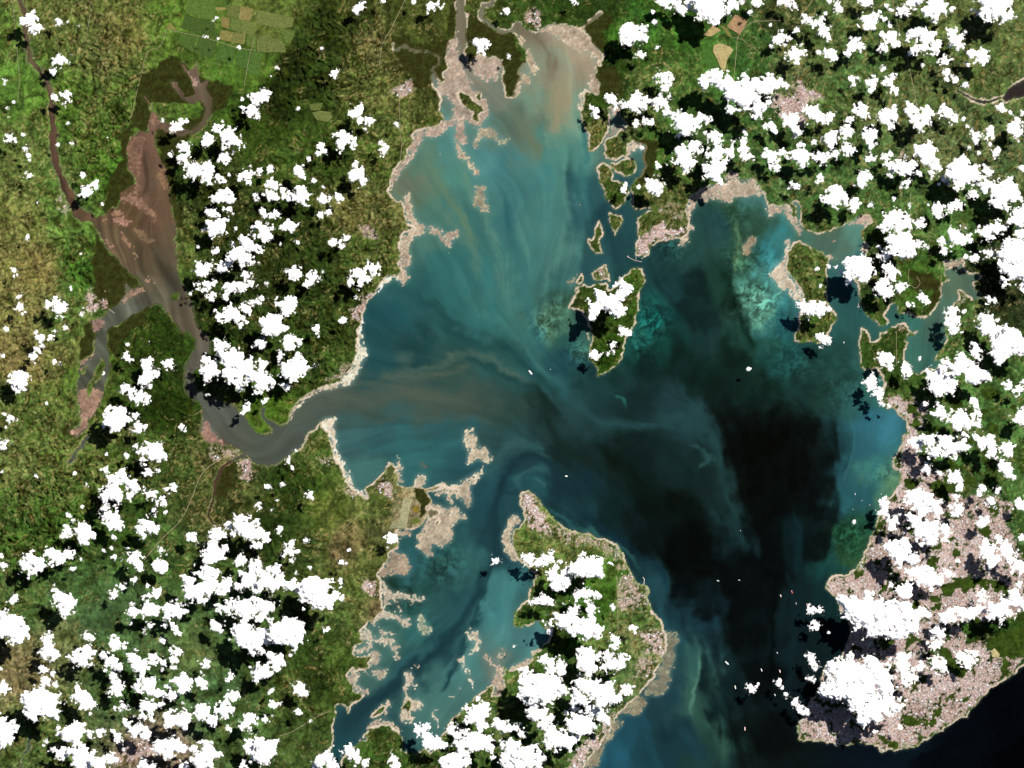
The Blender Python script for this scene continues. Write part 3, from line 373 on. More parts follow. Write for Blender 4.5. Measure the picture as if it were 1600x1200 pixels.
CLOUDS = """
@0 0
200,125,46 165,145,28 225,180,34 240,170,22 225,212,14
372,143,22
428,138,7
500,170,9
345,400,26 385,385,40 415,385,24
338,458,22
34,510,15
350,612,24 385,600,14 420,600,30 425,640,22
88,640,10
50,680,12
60,735,9
65,860,28 95,868,16
145,842,12
165,930,19
185,975,17 190,1000,11
180,1095,21
525,1098,16
600,1155,26 612,1175,14
545,1185,30
455,900,11
370,910,12
430,770,9
1108,800,34 1145,765,27 1090,810,18
1022,760,13
1585,610,25 1575,690,40 1560,720,20
1515,680,14
1520,620,12
1300,880,42 1280,870,25
1375,790,32 1430,850,52 1485,890,38 1430,900,28
1155,925,40 1160,985,33 1130,995,18
1068,965,17
1405,995,36 1425,1005,18
1215,1070,55 1290,1085,48 1190,1080,35 1310,1060,38 1210,1030,22
1370,1115,22 1400,1130,18
1435,1095,13
1320,1145,14
1540,1095,36 1510,1110,24 1575,1070,22 1550,1140,16
1335,130,10
1357,115,9
1290,232,12
1362,245,9
1490,300,14
675,862,8
@400 0
645,55,30 665,35,20 625,70,18
790,8,16
1095,40,30 1130,30,20 1080,60,20 1160,42,11
990,12,16
1400,280,42 1375,265,25 1430,290,26 1410,320,20
1565,70,24
1583,352,14
490,465,26 510,450,14
415,305,11
135,428,11
95,480,6
268,680,11
45,605,38 15,625,33 80,590,24
15,720,24
625,700,38 655,675,24 600,705,20
660,755,24 705,755,30
685,810,13
550,880,48 520,850,28 590,860,25 545,930,25 600,910,20
405,920,26 400,960,20 430,950,15
330,995,15
625,905,13
800,935,26 795,905,18 800,960,18
880,780,16
635,1090,42 630,1040,23 665,1130,30 600,1105,24
270,1070,36 250,1055,18 285,1100,23
85,1060,26 105,1075,12
15,1080,24
105,1155,36 75,1165,20
355,1132,17
280,1190,30
170,1195,20
420,1170,9
@800 0
385,10,24 405,15,14
960,10,40 1000,5,30 930,5,25
1230,60,90 1180,40,58 1290,60,48 1150,20,40 1270,110,28
1100,25,36 1050,60,33 1040,30,24
1375,40,33 1390,15,24 1360,65,18
1530,15,33
1490,80,11
1440,20,13
750,220,62 700,225,33 810,195,30 720,270,24 820,240,20 770,180,25
805,350,23 790,355,15
885,140,15
875,75,11
905,300,12
945,500,42 925,475,24 985,510,28 940,540,24
620,620,30 650,655,24 600,610,17
515,700,23 500,680,15 515,725,14
760,655,52 720,660,28 790,610,23 835,620,18 800,670,25
930,650,43 960,680,33 890,640,23 920,610,18 950,705,18
985,600,13
780,775,20 820,760,16
865,765,20
1270,500,48 1330,530,53 1200,510,33 1220,480,18 1400,580,72 1470,620,68 1440,530,52 1350,600,42 1530,690,43 1380,690,26 1500,680,28
1560,540,58 1590,520,40 1590,640,20
1075,770,66 1160,750,42 1040,740,33 1200,745,23 1090,820,23 1120,800,23
1045,850,15
1265,855,33 1285,880,26 1235,850,18
1140,920,38 1115,910,20 1165,940,18
1060,980,62 1030,1000,38 1100,1020,43 1130,1035,23 1050,940,23 1075,1050,18
1285,965,58 1230,960,28 1330,960,33 1280,1040,53 1220,1060,38 1270,1090,43 1300,1130,28 1320,1020,23
1450,950,38 1440,890,23 1470,975,28 1420,940,18
1380,890,12
1590,970,24
1590,790,18
885,1165,48 850,1150,23 925,1170,23
700,1180,23
790,1170,13
910,1035,18
810,930,11
1455,830,13
@1200 0
120,20,28 80,10,24 165,45,13
440,60,23 430,35,14
380,10,12
355,85,9
250,130,28 290,155,26 340,190,38 360,230,20 235,110,16 320,130,20
600,10,33 640,5,18
625,135,52 600,125,28 660,100,28 640,75,18
720,120,13
890,10,38 930,15,18
835,75,28 855,90,18
735,40,12
765,70,12
760,160,12
1030,50,62 985,70,38 1085,60,38 1030,105,26 1140,65,20 980,20,25 1060,20,30
1410,40,78 1350,30,48 1460,40,50 1400,100,38 1480,100,33 1310,20,23 1470,140,18 1370,115,18 1350,70,38
1310,90,16 1290,75,10
1270,70,9
60,250,33 80,225,23
20,285,13
100,290,12
130,245,15
177,190,16
12,160,7
755,240,43 790,275,25 720,225,20
715,300,25
950,230,53 900,220,38 1000,240,38 970,300,36 920,320,25 1030,310,38 1050,290,25
880,340,13
1170,245,43 1150,215,28 1195,285,26
1130,290,12
1230,200,10
1120,190,9
1320,360,43 1270,355,26 1360,370,26 1340,330,23 1300,385,18
1240,405,14
1260,320,11
165,345,42 200,335,28 130,345,20 180,385,18 225,325,14
390,340,36 370,330,20 400,365,18
320,330,13
530,295,38 545,260,23 500,330,20 575,285,18
490,350,10
1100,385,30 1130,375,16
1110,455,23
1110,498,14
1165,500,20
1228,533,18
965,415,10
718,432,14
520,495,18
555,495,12
530,535,10
640,525,33 660,510,20 630,570,15
750,520,30 780,560,23 775,490,20 795,580,14 725,515,14
45,535,42 20,550,28 80,520,20
115,545,15
285,715,46 320,730,20 260,690,26 235,680,16
375,750,28 390,720,18 350,740,13
140,760,48 170,800,28 110,740,23
165,850,13
195,830,16
25,800,26 10,780,18 45,825,13
580,700,38 545,690,20 610,720,23
515,748,20 490,750,10
570,650,9
740,725,57 720,740,33 770,700,28 745,780,23
950,735,53 890,690,38 920,710,33 985,710,33 940,785,28 990,760,25 880,660,20
1105,700,33 1090,680,20 1080,720,18
1155,750,23 1125,730,13
1170,720,12
1215,745,13
1450,675,22 1470,690,12
1510,705,12
1585,710,14
1535,800,38 1545,750,20 1550,850,20 1510,800,16
1580,825,12
1375,830,28 1380,800,16 1350,855,14
1400,860,10
1385,905,10
1290,850,24 1295,885,20 1280,820,14
1240,790,9
1250,925,11
1310,960,13
1420,945,20 1415,970,12
395,870,43 360,850,14 420,870,23 365,885,18
285,890,16
490,830,38 510,815,20 465,810,16
490,935,33 520,945,20 475,950,18
640,850,43 660,830,23 610,830,23 640,910,20 630,890,23
200,970,57 160,975,28 235,985,38 275,985,23 215,1020,18
335,985,38 360,970,23
415,962,28
30,990,33 10,960,18
85,955,23
50,1050,23 20,1040,14
630,985,26 655,995,12
730,985,23 760,970,20
985,960,62 940,950,33 1040,940,28 970,1005,28
1040,1045,33 1030,1085,23 1050,1020,16
840,1045,43 890,1030,28 800,1050,23 880,1075,26
770,1040,28 740,1030,16
940,1080,18
760,1100,15
870,1145,22 840,1155,14
590,1110,38 585,1150,20 620,1100,16
1200,1080,87 1150,1090,48 1260,1080,48 1200,1140,43 1240,1130,38 1130,1060,23 1220,1030,33
1095,1130,20
1290,1140,15
1365,1070,23 1380,1085,10
1585,1055,18
1480,1170,53 1430,1180,38 1520,1185,33 1460,1140,18
1360,1160,38 1320,1120,16 1350,1190,28
170,1165,22 150,1150,12
330,1110,18
310,1140,13
390,1185,14
440,1195,23
@0 300
535,15,28 565,5,15
237,70,9
645,75,10
175,282,18
95,490,18 110,510,11
510,385,5
448,605,10
120,655,16
130,720,26 140,765,13
360,700,38 305,705,20 405,725,26 375,770,23 345,680,18
510,765,14
40,855,18
410,850,16
355,870,16
320,908,20
255,905,28 235,880,16 260,940,14
245,985,26 215,1030,28
20,1025,15
345,1065,14
385,1080,12
125,1170,52 80,1160,24 170,1190,24
800,960,11
938,945,9
800,1030,24 820,1045,14
925,1070,38 935,1105,16
1055,1075,36 1080,1080,20
915,1165,45 880,1150,18 945,1130,16
985,1135,28
655,1135,10
1390,30,42 1430,45,33 1340,45,23 1430,5,28
1440,110,20 1400,110,10
1595,25,14
1335,135,32 1305,130,16
1370,215,55 1310,185,23 1340,260,26 1400,230,28
1280,235,16
1475,230,13
1590,225,20
1240,345,10
1540,330,57 1500,390,52 1560,410,42 1580,280,28 1460,420,38 1520,440,28 1590,350,40
1390,470,38 1430,450,28 1340,462,16
1350,375,22
1455,325,15
1265,490,46 1300,480,23 1240,510,23
1300,585,33 1335,570,18 1240,590,23 1280,605,16
1540,535,38 1575,560,28 1490,590,38 1440,610,38 1530,590,28 1410,650,23
1320,660,25 1350,650,13
1195,635,12
1590,695,24
1540,730,36
1440,770,52 1400,775,33 1490,760,33 1525,810,23 1360,770,18 1480,800,23
1375,960,38 1400,945,26 1430,960,13
1590,965,13
1460,1060,82 1520,1100,72 1400,1040,43 1560,1150,50 1440,1140,50 1500,1170,45
1310,1110,57 1300,1150,33 1360,1120,28 1300,1065,28
@400 300
85,20,33 120,35,26
190,35,30 200,10,23
15,45,15
285,30,47 320,25,26 300,65,18 250,25,18
430,45,33 455,45,15 400,50,12
515,35,26 540,45,12
45,130,23 60,150,13
118,145,28
400,145,19
455,130,20
210,215,40 240,210,23 180,225,23
50,245,52 25,225,28 80,270,25 60,290,18
490,315,28 530,330,26
570,288,20
263,320,14
155,325,8
20,443,8
5,345,12
420,495,10
240,510,42 265,530,23 200,500,16 270,490,18
360,540,38 390,540,13
315,580,26 330,600,12
70,575,11
650,525,52 620,500,26 690,480,28 730,475,40 700,550,26 600,570,23 660,580,22 765,490,13
40,670,22 15,690,18
195,705,52 180,740,38 230,700,33 165,690,23 240,680,18
95,840,62 50,820,28 160,850,30 60,800,23 110,800,33 150,790,18 125,885,18
380,855,23 375,830,13 385,880,14
540,805,25 560,810,13
625,655,11
30,945,28 15,960,18 45,930,16
220,940,50 260,945,28 185,920,26 200,970,16
155,1010,20 150,1035,18
265,1015,17
35,1080,33 60,1075,14 10,1065,14
240,1110,72 300,1085,43 200,1130,43 190,1100,33 330,1080,18 220,1170,23
45,1175,57 90,1180,23
@800 300
600,690,67 520,730,47 680,640,48 700,590,42 560,660,43 650,730,36 490,700,23 660,580,20 680,720,28 500,770,23 735,610,16
630,760,17
690,870,26 715,880,22
735,875,12
630,955,18
515,1015,26 540,1020,14
600,1015,11
625,1000,12
915,8,22
1480,1110,12
@1200 300
410,40,62 440,15,43 370,45,33 400,85,23 450,55,28
535,85,32 550,55,18 520,100,18
640,85,13
1440,20,72 1500,40,43 1400,30,43 1540,15,33 1470,80,18
1280,15,26
785,45,10
880,85,9
800,185,67 850,190,38 740,200,28 715,220,16 780,150,33 840,160,33
945,200,28 955,215,13
1060,120,38 1030,95,23 1090,140,18
1140,100,26 1190,80,28 1160,90,20
1560,150,52 1590,120,38 1580,200,28 1530,180,23
820,320,72 770,300,43 870,350,48 900,370,33 760,350,23 840,380,23 800,270,23
730,390,32 700,400,20
690,350,11
940,325,22 960,345,14
1180,285,52 1150,260,33 1220,300,33 1165,310,23 1250,310,15
1085,305,23 1080,330,16
1100,370,22
1360,260,43 1330,250,23 1390,275,23
1425,225,38 1460,220,23 1400,215,16
1570,275,33 1590,270,23
1520,400,92 1480,340,48 1560,360,58 1500,480,68 1560,500,58 1590,420,58 1460,540,26 1580,550,33
1595,600,25
1380,385,22 1350,380,13
1270,415,26 1300,415,18
1230,405,11
555,460,72 510,450,43 610,470,48 590,510,43 500,520,28 530,510,30 640,440,23
500,560,22
450,500,16
420,470,8
305,480,11
380,465,11
325,585,9
755,490,38 765,530,28 735,480,20 770,510,33
715,610,48 750,620,28 690,600,23 730,570,23
820,600,28 840,590,18
965,665,27 950,650,16 985,690,16
880,705,19
265,725,42 330,725,42 220,720,32 190,710,18 360,730,23 300,745,32
180,760,12
240,795,9
350,920,33 320,910,16 370,930,16
1150,800,43 1145,760,33 1160,850,33 1120,760,18
1215,745,12
1365,840,62 1340,800,43 1400,880,48 1310,790,23 1430,840,18
1500,930,82 1440,960,53 1560,940,58 1480,860,33 1420,1010,38 1490,1000,48 1440,1050,23 1590,980,38
1390,675,23 1410,690,12
1295,990,33 1285,960,18 1310,1020,23
1195,1015,15
1430,800,10
735,1050,43 720,1020,23 750,1090,28 700,1055,20
860,1110,33 840,1090,18 880,1130,18
1200,1090,72 1130,1080,38 1270,1110,53 1320,1150,43 1100,1110,28 1360,1170,23 1250,1160,38
1060,1150,52 1010,1140,28 1110,1170,38 1030,1180,33
640,1175,33 610,1190,18
945,1040,8
1590,1185,13
@0 600
125,20,33 90,10,24
295,120,9
65,210,23 90,225,13
35,190,12
40,265,9
30,380,26 50,360,15 10,370,18
15,548,12
225,575,12
790,25,33 820,45,26
880,80,42 920,90,28 840,90,18 915,125,13
945,15,14
735,215,72 690,190,38 790,210,28 720,270,33 740,160,28 700,150,23
850,200,20
650,270,14
870,275,32 905,270,13 840,290,12
1145,270,20 1155,290,11
985,425,57 1030,450,33 950,450,38 905,410,32 860,395,20 895,470,22 1000,400,33
790,445,16
670,435,10
665,540,20
470,560,12
930,555,28 920,540,16
985,535,16
545,628,14
720,600,42 780,590,42 770,560,23 700,680,62 650,690,28 740,700,43 850,650,43 810,640,33 830,690,33 720,740,18
935,690,28 960,710,18
980,670,12
1090,645,26
1045,660,16
1020,730,25 990,740,12
970,785,16
1040,800,14
515,765,10
435,820,18 455,850,12
720,850,48 680,820,38 660,780,28 740,885,26 690,870,33 735,810,20
530,930,62 500,900,33 570,940,33 540,985,23 590,960,18 510,880,23
420,930,36 430,900,20
930,890,52 970,910,26 900,910,33 945,830,23 910,940,18
715,955,16
330,1060,43 360,1090,38 300,1050,23 340,1110,23
430,1065,36 400,1100,18 460,1090,12
200,1110,57 160,1130,38 240,1140,38 180,1080,28 200,1170,23 260,1105,22
20,1125,28 10,1080,14
460,1150,18
510,1090,12
655,1035,10
705,1025,12
845,1090,48 820,1060,28 870,1120,33 880,1150,18
1005,1135,43 1030,1150,26 985,1110,18 1005,1170,16
1010,1040,20
725,1080,18
1200,955,33 1220,975,16 1185,940,14
1360,935,43 1330,960,23 1390,950,23
1330,1050,62 1290,1070,33 1375,1060,33 1280,1100,22 1340,1010,23 1340,1090,23
1410,1025,25
1520,900,67 1580,930,52 1500,850,42 1550,960,28 1590,990,28 1540,840,23 1590,890,28
1430,880,26
1470,820,15
1505,1100,38 1510,1080,23 1530,1110,18
1590,1130,33 1580,1170,33
1300,1170,47 1260,1180,26 1340,1180,28
1510,1180,22
1220,1130,10
1545,150,27 1530,170,16 1550,120,16
1305,65,10
1500,15,30
@400 600
30,25,33 10,60,23 60,20,23
65,100,17 50,115,12
190,20,22 170,5,15
200,480,20
228,520,12
248,410,10
210,450,8
75,635,18 95,640,9
168,628,14
20,765,20
97,788,12
138,728,12
338,695,26 325,680,15 350,715,12
30,940,43 60,970,26 30,900,20 20,1000,23 10,920,28
150,900,20 150,925,11
215,1040,28 180,1060,18 260,1045,18
225,1095,16
220,1000,22 190,1000,14
320,975,17
585,1038,12
845,965,33 870,970,15 820,985,12
540,1115,16 560,1118,11
20,1110,23
120,1165,38 80,1160,28 20,1170,38
340,1150,14
255,1175,12
1490,1105,22 1515,1097,12
@800 600
105,1100,37 80,1075,18 170,1110,33 150,1125,18
225,1090,37 240,1060,23 200,1080,20
300,1110,16
450,1140,72 400,1160,48 530,1140,48 560,1120,28 450,1095,28 500,1100,28 520,1180,38
340,1170,38 250,1180,38 280,1160,23
@1200 600
640,20,27 670,50,22 700,40,20 690,90,20 715,130,15
1080,25,57 1040,20,33 1120,30,33 1150,10,23
980,125,14
1560,40,26
1500,10,23
1070,180,38 1050,190,23 1090,190,18 1060,150,22
1280,110,22 1290,140,12
1200,220,62 1240,250,43 1180,270,33 1270,200,33 1210,310,23 1150,240,23 1310,250,16
1570,200,43 1590,170,23 1560,230,23
1000,370,47 1030,420,38 1080,370,43 1130,400,57 1190,390,43 1100,430,38 1230,400,23
930,375,33 890,365,20 960,350,23
1370,370,47 1330,350,33 1390,420,33 1300,330,20
1480,410,42 1500,390,26 1500,440,20
1480,530,42 1500,560,26 1460,500,23 1520,570,16
985,525,26 1000,545,16
1065,555,14
1160,590,43 1140,580,23 1190,630,28 1165,560,20
1330,650,25 1310,680,14
1430,660,18
930,720,62 890,710,38 990,730,48 1030,760,43 960,760,33 870,740,23 1060,730,23 1040,800,18
720,755,32 725,720,16 715,790,28 735,820,20
1180,780,32 1160,810,23 1150,780,18
1170,700,19
1080,795,11
1390,740,28 1400,760,14
1570,750,33 1590,740,20
960,900,62 920,850,48 1030,910,53 1080,900,43 990,960,43 1090,950,23 1010,870,23 880,820,22 1000,990,22
770,860,28 780,890,23 790,840,16
1330,860,33 1360,850,20 1310,860,14
535,860,9
800,1050,57 850,1070,48 760,1030,38 840,1010,38 820,1100,38 900,1090,33 850,980,26 800,1010,28
1370,1050,48 1350,1000,33 1400,1080,33 1390,1120,28
1470,1030,48 1440,990,26 1500,1070,33 1440,970,16 1510,1050,23
1550,1130,38 1580,1150,33 1520,1110,23
1590,960,23
950,1180,48 1000,1170,33 900,1185,33
1120,1180,22
1180,1100,11
@0 900
90,140,26 105,120,16 75,160,13
400,150,57 360,110,43 430,200,47 470,160,28 440,230,22 340,90,23
60,310,87 110,340,67 20,250,43 140,290,43 80,390,28 10,280,40 100,270,33
310,470,52 300,440,33 340,490,33 280,490,22
300,390,33 320,375,20
530,500,57 480,510,38 570,480,28 540,540,20 570,450,16
565,375,28 540,360,18 590,390,14
275,585,28 260,570,16
335,605,18
290,660,32 265,655,13
350,675,18
20,700,43 40,720,23
5,580,18
260,790,96 190,770,53 330,780,58 350,850,43 230,850,46 390,780,22 300,750,48 290,880,18
40,970,77 20,910,43 80,960,38 20,1030,33 10,860,18
530,770,57 500,740,33 560,810,33 490,690,22 570,780,23
570,855,11
715,110,28 700,95,12
770,70,22
840,20,22
920,60,17
905,125,18
980,105,33 1000,95,18 950,120,16
930,215,52 970,210,28 840,225,42 890,190,18
1090,205,52 1050,210,28 1140,225,33 1060,260,18 1100,180,23
820,290,14
945,310,20
900,345,16
1030,300,19
1100,330,32 1125,360,16 1080,295,12
1020,400,19
730,415,42 700,390,18 780,430,23 720,440,23
1110,475,32 1085,470,18
1090,520,27
1090,570,17
960,515,38 1020,540,28 990,530,23 930,520,18
1015,585,10
700,530,47 670,500,26 740,560,33 650,485,16 680,560,18
720,620,28
870,560,47 840,510,33 900,590,38 820,500,16 890,620,16
850,460,13
735,690,42 720,670,28 740,730,20 700,740,16
940,690,57 900,660,33 990,710,33 860,690,23
1050,690,20
1080,745,32 1050,740,16
1150,655,47 1110,650,23 1190,650,20 1150,700,33 1180,700,18
1265,660,36 1240,645,16 1280,690,14
1290,545,28 1265,540,14
1260,600,8
1440,630,28 1420,630,12
1450,745,38 1490,725,20 1420,770,20
1410,840,52 1370,830,26 1440,850,23 1350,810,13
1270,850,57 1230,860,28 1310,890,38 1280,800,20 1330,880,23
920,810,47 890,800,26 960,820,26 900,870,28 950,880,20
1015,800,18
770,810,26 790,820,14
720,825,12
1110,890,62 1060,890,33 1160,890,33 1140,920,33 1090,850,23
860,960,47 810,920,33 900,980,38 790,910,18 890,1015,16
470,990,62 430,970,38 530,960,43 470,1050,28 560,970,23 500,940,26
380,980,22 370,950,14
740,1000,28 715,970,16 760,1020,16
630,970,28 640,990,18
295,1030,15
280,1055,11
530,1110,57 480,1110,43 570,1100,23 500,1170,48 440,1090,23 580,1150,33
400,1100,38 370,1110,33 350,1080,18
620,1180,48 560,1180,33
700,1140,38 670,1140,23 730,1120,18
1060,1060,57 1000,1050,38 1120,1065,43 980,1090,28 1060,1110,33
1160,1070,17
900,1170,33
950,1190,28
780,1080,11
1300,1110,72 1250,1130,48 1350,1110,38 1220,1080,26 1310,1170,33 1260,1180,33
1580,1060,52 1560,1090,28 1590,1110,33
1525,1180,28
1160,1190,28
1355,310,36 1340,290,20 1370,340,20
1230,90,72 1200,50,48 1290,70,53 1180,130,33 1220,145,23 1170,20,23
1330,50,48 1400,60,48 1440,40,33 1480,60,33
1560,30,48 1590,70,33 1530,10,23
1440,190,47 1390,195,28 1420,220,18
1500,200,48 1560,200,57 1590,160,28 1540,250,28 1490,160,23
1540,360,77 1500,340,38 1590,420,58 1510,420,38 1530,290,28 1480,370,23 1570,370,48
1560,900,47 1520,920,28 1590,910,33 1550,960,18
1435,950,17
1595,600,23
1150,790,9
@400 900
390,110,97 330,70,67 440,130,67 480,110,48 300,150,38 380,50,48 430,60,38 500,150,28
70,30,57 150,40,48 200,60,38 30,60,38 100,80,28 230,40,28
270,80,34
525,30,18
40,200,52 80,180,43 110,180,23 20,250,28 60,230,23
190,350,87 130,320,53 250,350,63 220,420,38 280,370,38 100,290,33 260,310,43 240,290,33 100,370,33
40,390,57 20,440,38 60,350,28
130,530,47 100,490,28 160,530,23 140,570,23
50,600,47 20,620,38 60,560,28 20,570,28
220,485,13
440,330,19
260,690,36 240,680,18 270,720,18
290,720,33 320,725,16
95,715,18
110,800,28 140,795,12
270,840,23 265,860,12
10,885,12
65,890,22
340,905,12
50,1080,82 90,1120,48 20,1020,33 110,1090,33 20,1130,38
440,1130,47 400,1160,38 460,1090,22 480,1170,38
370,1190,22
580,1090,42 610,1110,33 550,1100,22
640,1140,33 680,1160,26
860,1150,28 845,1090,16 870,1185,28
1040,960,46 1070,940,26 1060,1000,36 1010,950,22
1100,1040,48 1150,1050,38 1110,1000,22 1180,1060,22
1380,860,77 1340,840,43 1420,820,38 1400,910,48 1340,900,33 1430,870,33
1320,820,22
1390,760,16
1220,960,33 1260,990,28 1300,960,26 1250,940,16
1350,1030,62 1420,1040,57 1290,1040,43 1450,1060,33 1380,990,33 1460,1010,28
1540,930,47 1510,900,22 1580,940,33 1560,960,23
1240,1150,72 1280,1100,38 1200,1180,43 1300,1160,38
1590,1070,57 1550,1050,26 1570,1130,43 1590,1170,43
1480,1130,16
1540,1150,16
@800 900
280,35,52 250,25,33 320,40,33 330,10,28
190,150,42 150,150,23 240,155,28
120,165,16
440,110,42 480,110,33 400,125,26 520,120,23 430,85,16
500,205,33 480,190,18
400,210,23
325,170,11
625,195,15
350,270,67 290,260,38 400,320,57 470,320,62 530,340,43 570,330,28 240,280,28 500,260,26 380,350,33
230,345,22
640,400,28 635,430,26
10,440,10
755,325,19 740,325,12 760,345,11
470,510,57 430,500,33 520,500,33 480,570,43 440,560,28 510,560,28
595,540,38 640,550,43 690,530,33 580,580,23 715,520,18
600,490,26
250,545,47 200,520,28 290,570,36 320,590,20
710,710,33 730,705,18
180,700,97 100,640,53 260,670,67 320,700,48 100,720,58 170,630,33 80,600,28 230,740,48 280,640,28
110,800,38 150,790,38 160,860,57 190,900,43 230,880,33 130,850,33 220,830,22
510,710,77 450,690,48 580,720,57 400,740,48 620,770,38 550,780,48 440,760,38 660,770,33 610,690,28 370,780,28
430,620,13
390,830,30 340,850,16
560,870,46 500,840,36 590,890,22
430,920,67 370,920,38 480,930,48 400,880,33
260,1000,62 250,950,33 300,1040,52 230,1040,38 310,960,26 340,1060,28
370,1010,38 400,1000,18
20,945,22
60,980,25
100,1130,72 60,1110,43 150,1120,43 160,1170,33 40,1170,43 110,1080,28
150,1060,22
10,1050,23
1490,700,25 1520,690,13
@1200 900
600,230,97 520,200,67 660,220,87 750,260,87 560,280,48 700,320,67 800,310,67 870,330,53 470,160,43 850,240,58 780,200,48 620,160,48 640,350,38 540,150,26
930,240,38 980,230,26
850,90,46 870,60,28
1000,30,46 1050,20,33 950,20,33
770,50,15
1200,230,43 1130,240,43 1090,260,28 1260,230,33 1300,220,28 1150,210,23
1430,210,52 1470,170,48 1530,140,48 1400,240,28 1570,170,33 1500,220,28 1410,190,33 1450,270,18
1340,210,20
1330,110,25
1340,150,14
1560,50,20
1050,350,33 1080,345,16
1040,430,32 1060,410,20
1200,500,37 1230,550,18
1250,520,35 1280,490,22
1060,560,43 1040,530,28 1090,580,26
950,560,26
480,600,107 400,570,58 580,640,107 680,620,87 640,560,58 430,680,78 370,690,53 540,720,87 720,690,58 510,530,33 600,530,33
640,830,77 720,800,67 780,790,48 560,790,58 590,900,43 680,880,33 600,760,48
840,570,47 830,510,38 880,620,43 860,670,23 800,540,28
270,210,27 320,215,17
295,305,24 270,320,13
375,350,6
270,510,26 280,545,20 255,490,16
290,580,13
265,635,18 280,650,14
60,655,16 75,685,16
110,740,15
170,780,20 160,800,15
200,820,22 225,845,20
245,855,10
665,975,13
820,940,12
"""

def parse_pts(s):
    ox = oy = 0.0; out = []
    for t in s.split():
        if t[0] == '@':
            ox, oy = map(float, t[1:].split(','))
        else:
            a, b = map(float, t.split(','))
            out.append((ox + a / 4, oy + b / 4))
    return out

WP, ST, IS, FL, MG, TW, GR, CF, RD = [], [], [], [], [], [], [], [], []
for ln in SHAPES.splitlines():
    if not ln or ln[0] == '#': continue
    k = ln[0]
    if k == 'W': WP.append(parse_pts(ln[2:]))
    elif k == 'S': a = ln[2:].split(' ', 1); ST.append((float(a[0]) / 4, parse_pts(a[1])))
    elif k == 'I': a = ln.split('|'); IS.append((a[1], parse_pts(a[2])))
    elif k == 'F': a = ln[2:].split(' ', 1); FL.append((tuple(map(float, a[0].split(','))), parse_pts(a[1])))
    elif k == 'M': MG.append(parse_pts(ln[2:]))
    elif k == 'T': a = ln.split('|'); TW.append((a[1], float(a[2]), parse_pts(a[3])))
    elif k == 'G': GR.append(parse_pts(ln[2:]))
    elif k == 'C': a = ln.split('|'); CF.append((tuple(map(float, a[1].split(','))), a[2], parse_pts(a[3])))
    elif k == 'R': a = ln[2:].split('|'); b = a[0].split(' ', 1); RD.append((float(b[0]) / 4, b[1], parse_pts(a[1])))
WC, LC = [], []
cur = None
for ln in PTS.splitlines():
    if ln.strip() == 'water': cur = WC; continue
    if ln.strip() == 'land': cur = LC; continue
    for t in ln.split(): cur.append([float(v) for v in t.split(',')])
WC = np.array(WC); LC = np.array(LC)

# ------------------------------------------------------------------ numeric helpers
S = 1600.0 / 1024.0
X0, Y0 = -48 * S, -48 * S
NX, NY = 1024 + 97, 768 + 97
gx = X0 + np.arange(NX) * S; gy = Y0 + np.arange(NY) * S
PX, PY = np.meshgrid(gx, gy)

def lin(c):
    c = np.asarray(c, float) / 255.0
    return np.where(c <= 0.04045, c / 12.92, ((c + 0.055) / 1.055) ** 2.4)
def albedo(c):
    return np.clip(lin(c) / np.array(GAIN), 0.0005, 0.9)

def perlin(x, y, seed):
    rs = np.random.RandomState(seed)
    ang = rs.rand(256) * 2 * np.pi; ca, sa = np.cos(ang).astype(np.float32), np.sin(ang).astype(np.float32)
    pm = rs.permutation(256).astype(np.int32)
    x = np.asarray(x, np.float32); y = np.asarray(y, np.float32)
    xi = np.floor(x).astype(np.int32); yi = np.floor(y).astype(np.int32)
    xf = x - xi; yf = y - yi
    u = xf * xf * xf * (xf * (xf * 6 - 15) + 10); v = yf * yf * yf * (yf * (yf * 6 - 15) + 10)
    p0 = pm[xi & 255] + yi; p1 = pm[(xi + 1) & 255] + yi
    def g(i, j, dx, dy):
        h = pm[((p0 if i is xi else p1) + (0 if j is yi else 1)) & 255]
        return ca[h] * dx + sa[h] * dy
    a = g(xi, yi, xf, yf); b = g(xi + 1, yi, xf - 1, yf)
    c = g(xi, yi + 1, xf, yf - 1); d = g(xi + 1, yi + 1, xf - 1, yf - 1)
    return (a + (b - a) * u) * (1 - v) + (c + (d - c) * u) * v
def fbm(x, y, wl, octs, seed, gain=0.5):
    r = 0; a = 1.0
    for o in range(octs):
        r = r + a * perlin(x / wl + 17.3 * o, y / wl - 9.1 * o, seed + o); wl /= 2.03; a *= gain
    return r * 1.5
def sstep(a, b, x):
    t = np.clip((x - a) / (b - a), 0, 1); return t * t * (3 - 2 * t)
def blur(m, r):
    for ax in (0, 1):
        for _ in range(2):
            k = int(r); p = [(0, 0), (0, 0)]; p[ax] = (k + 1, k)
            q = np.cumsum(np.pad(m, p, mode='edge'), axis=ax)
            n = m.shape[ax]
            hi = np.take(q, np.arange(n) + 2 * k + 1, axis=ax); lo = np.take(q, np.arange(n), axis=ax)
            m = (hi - lo) / (2 * k + 1)
    return m

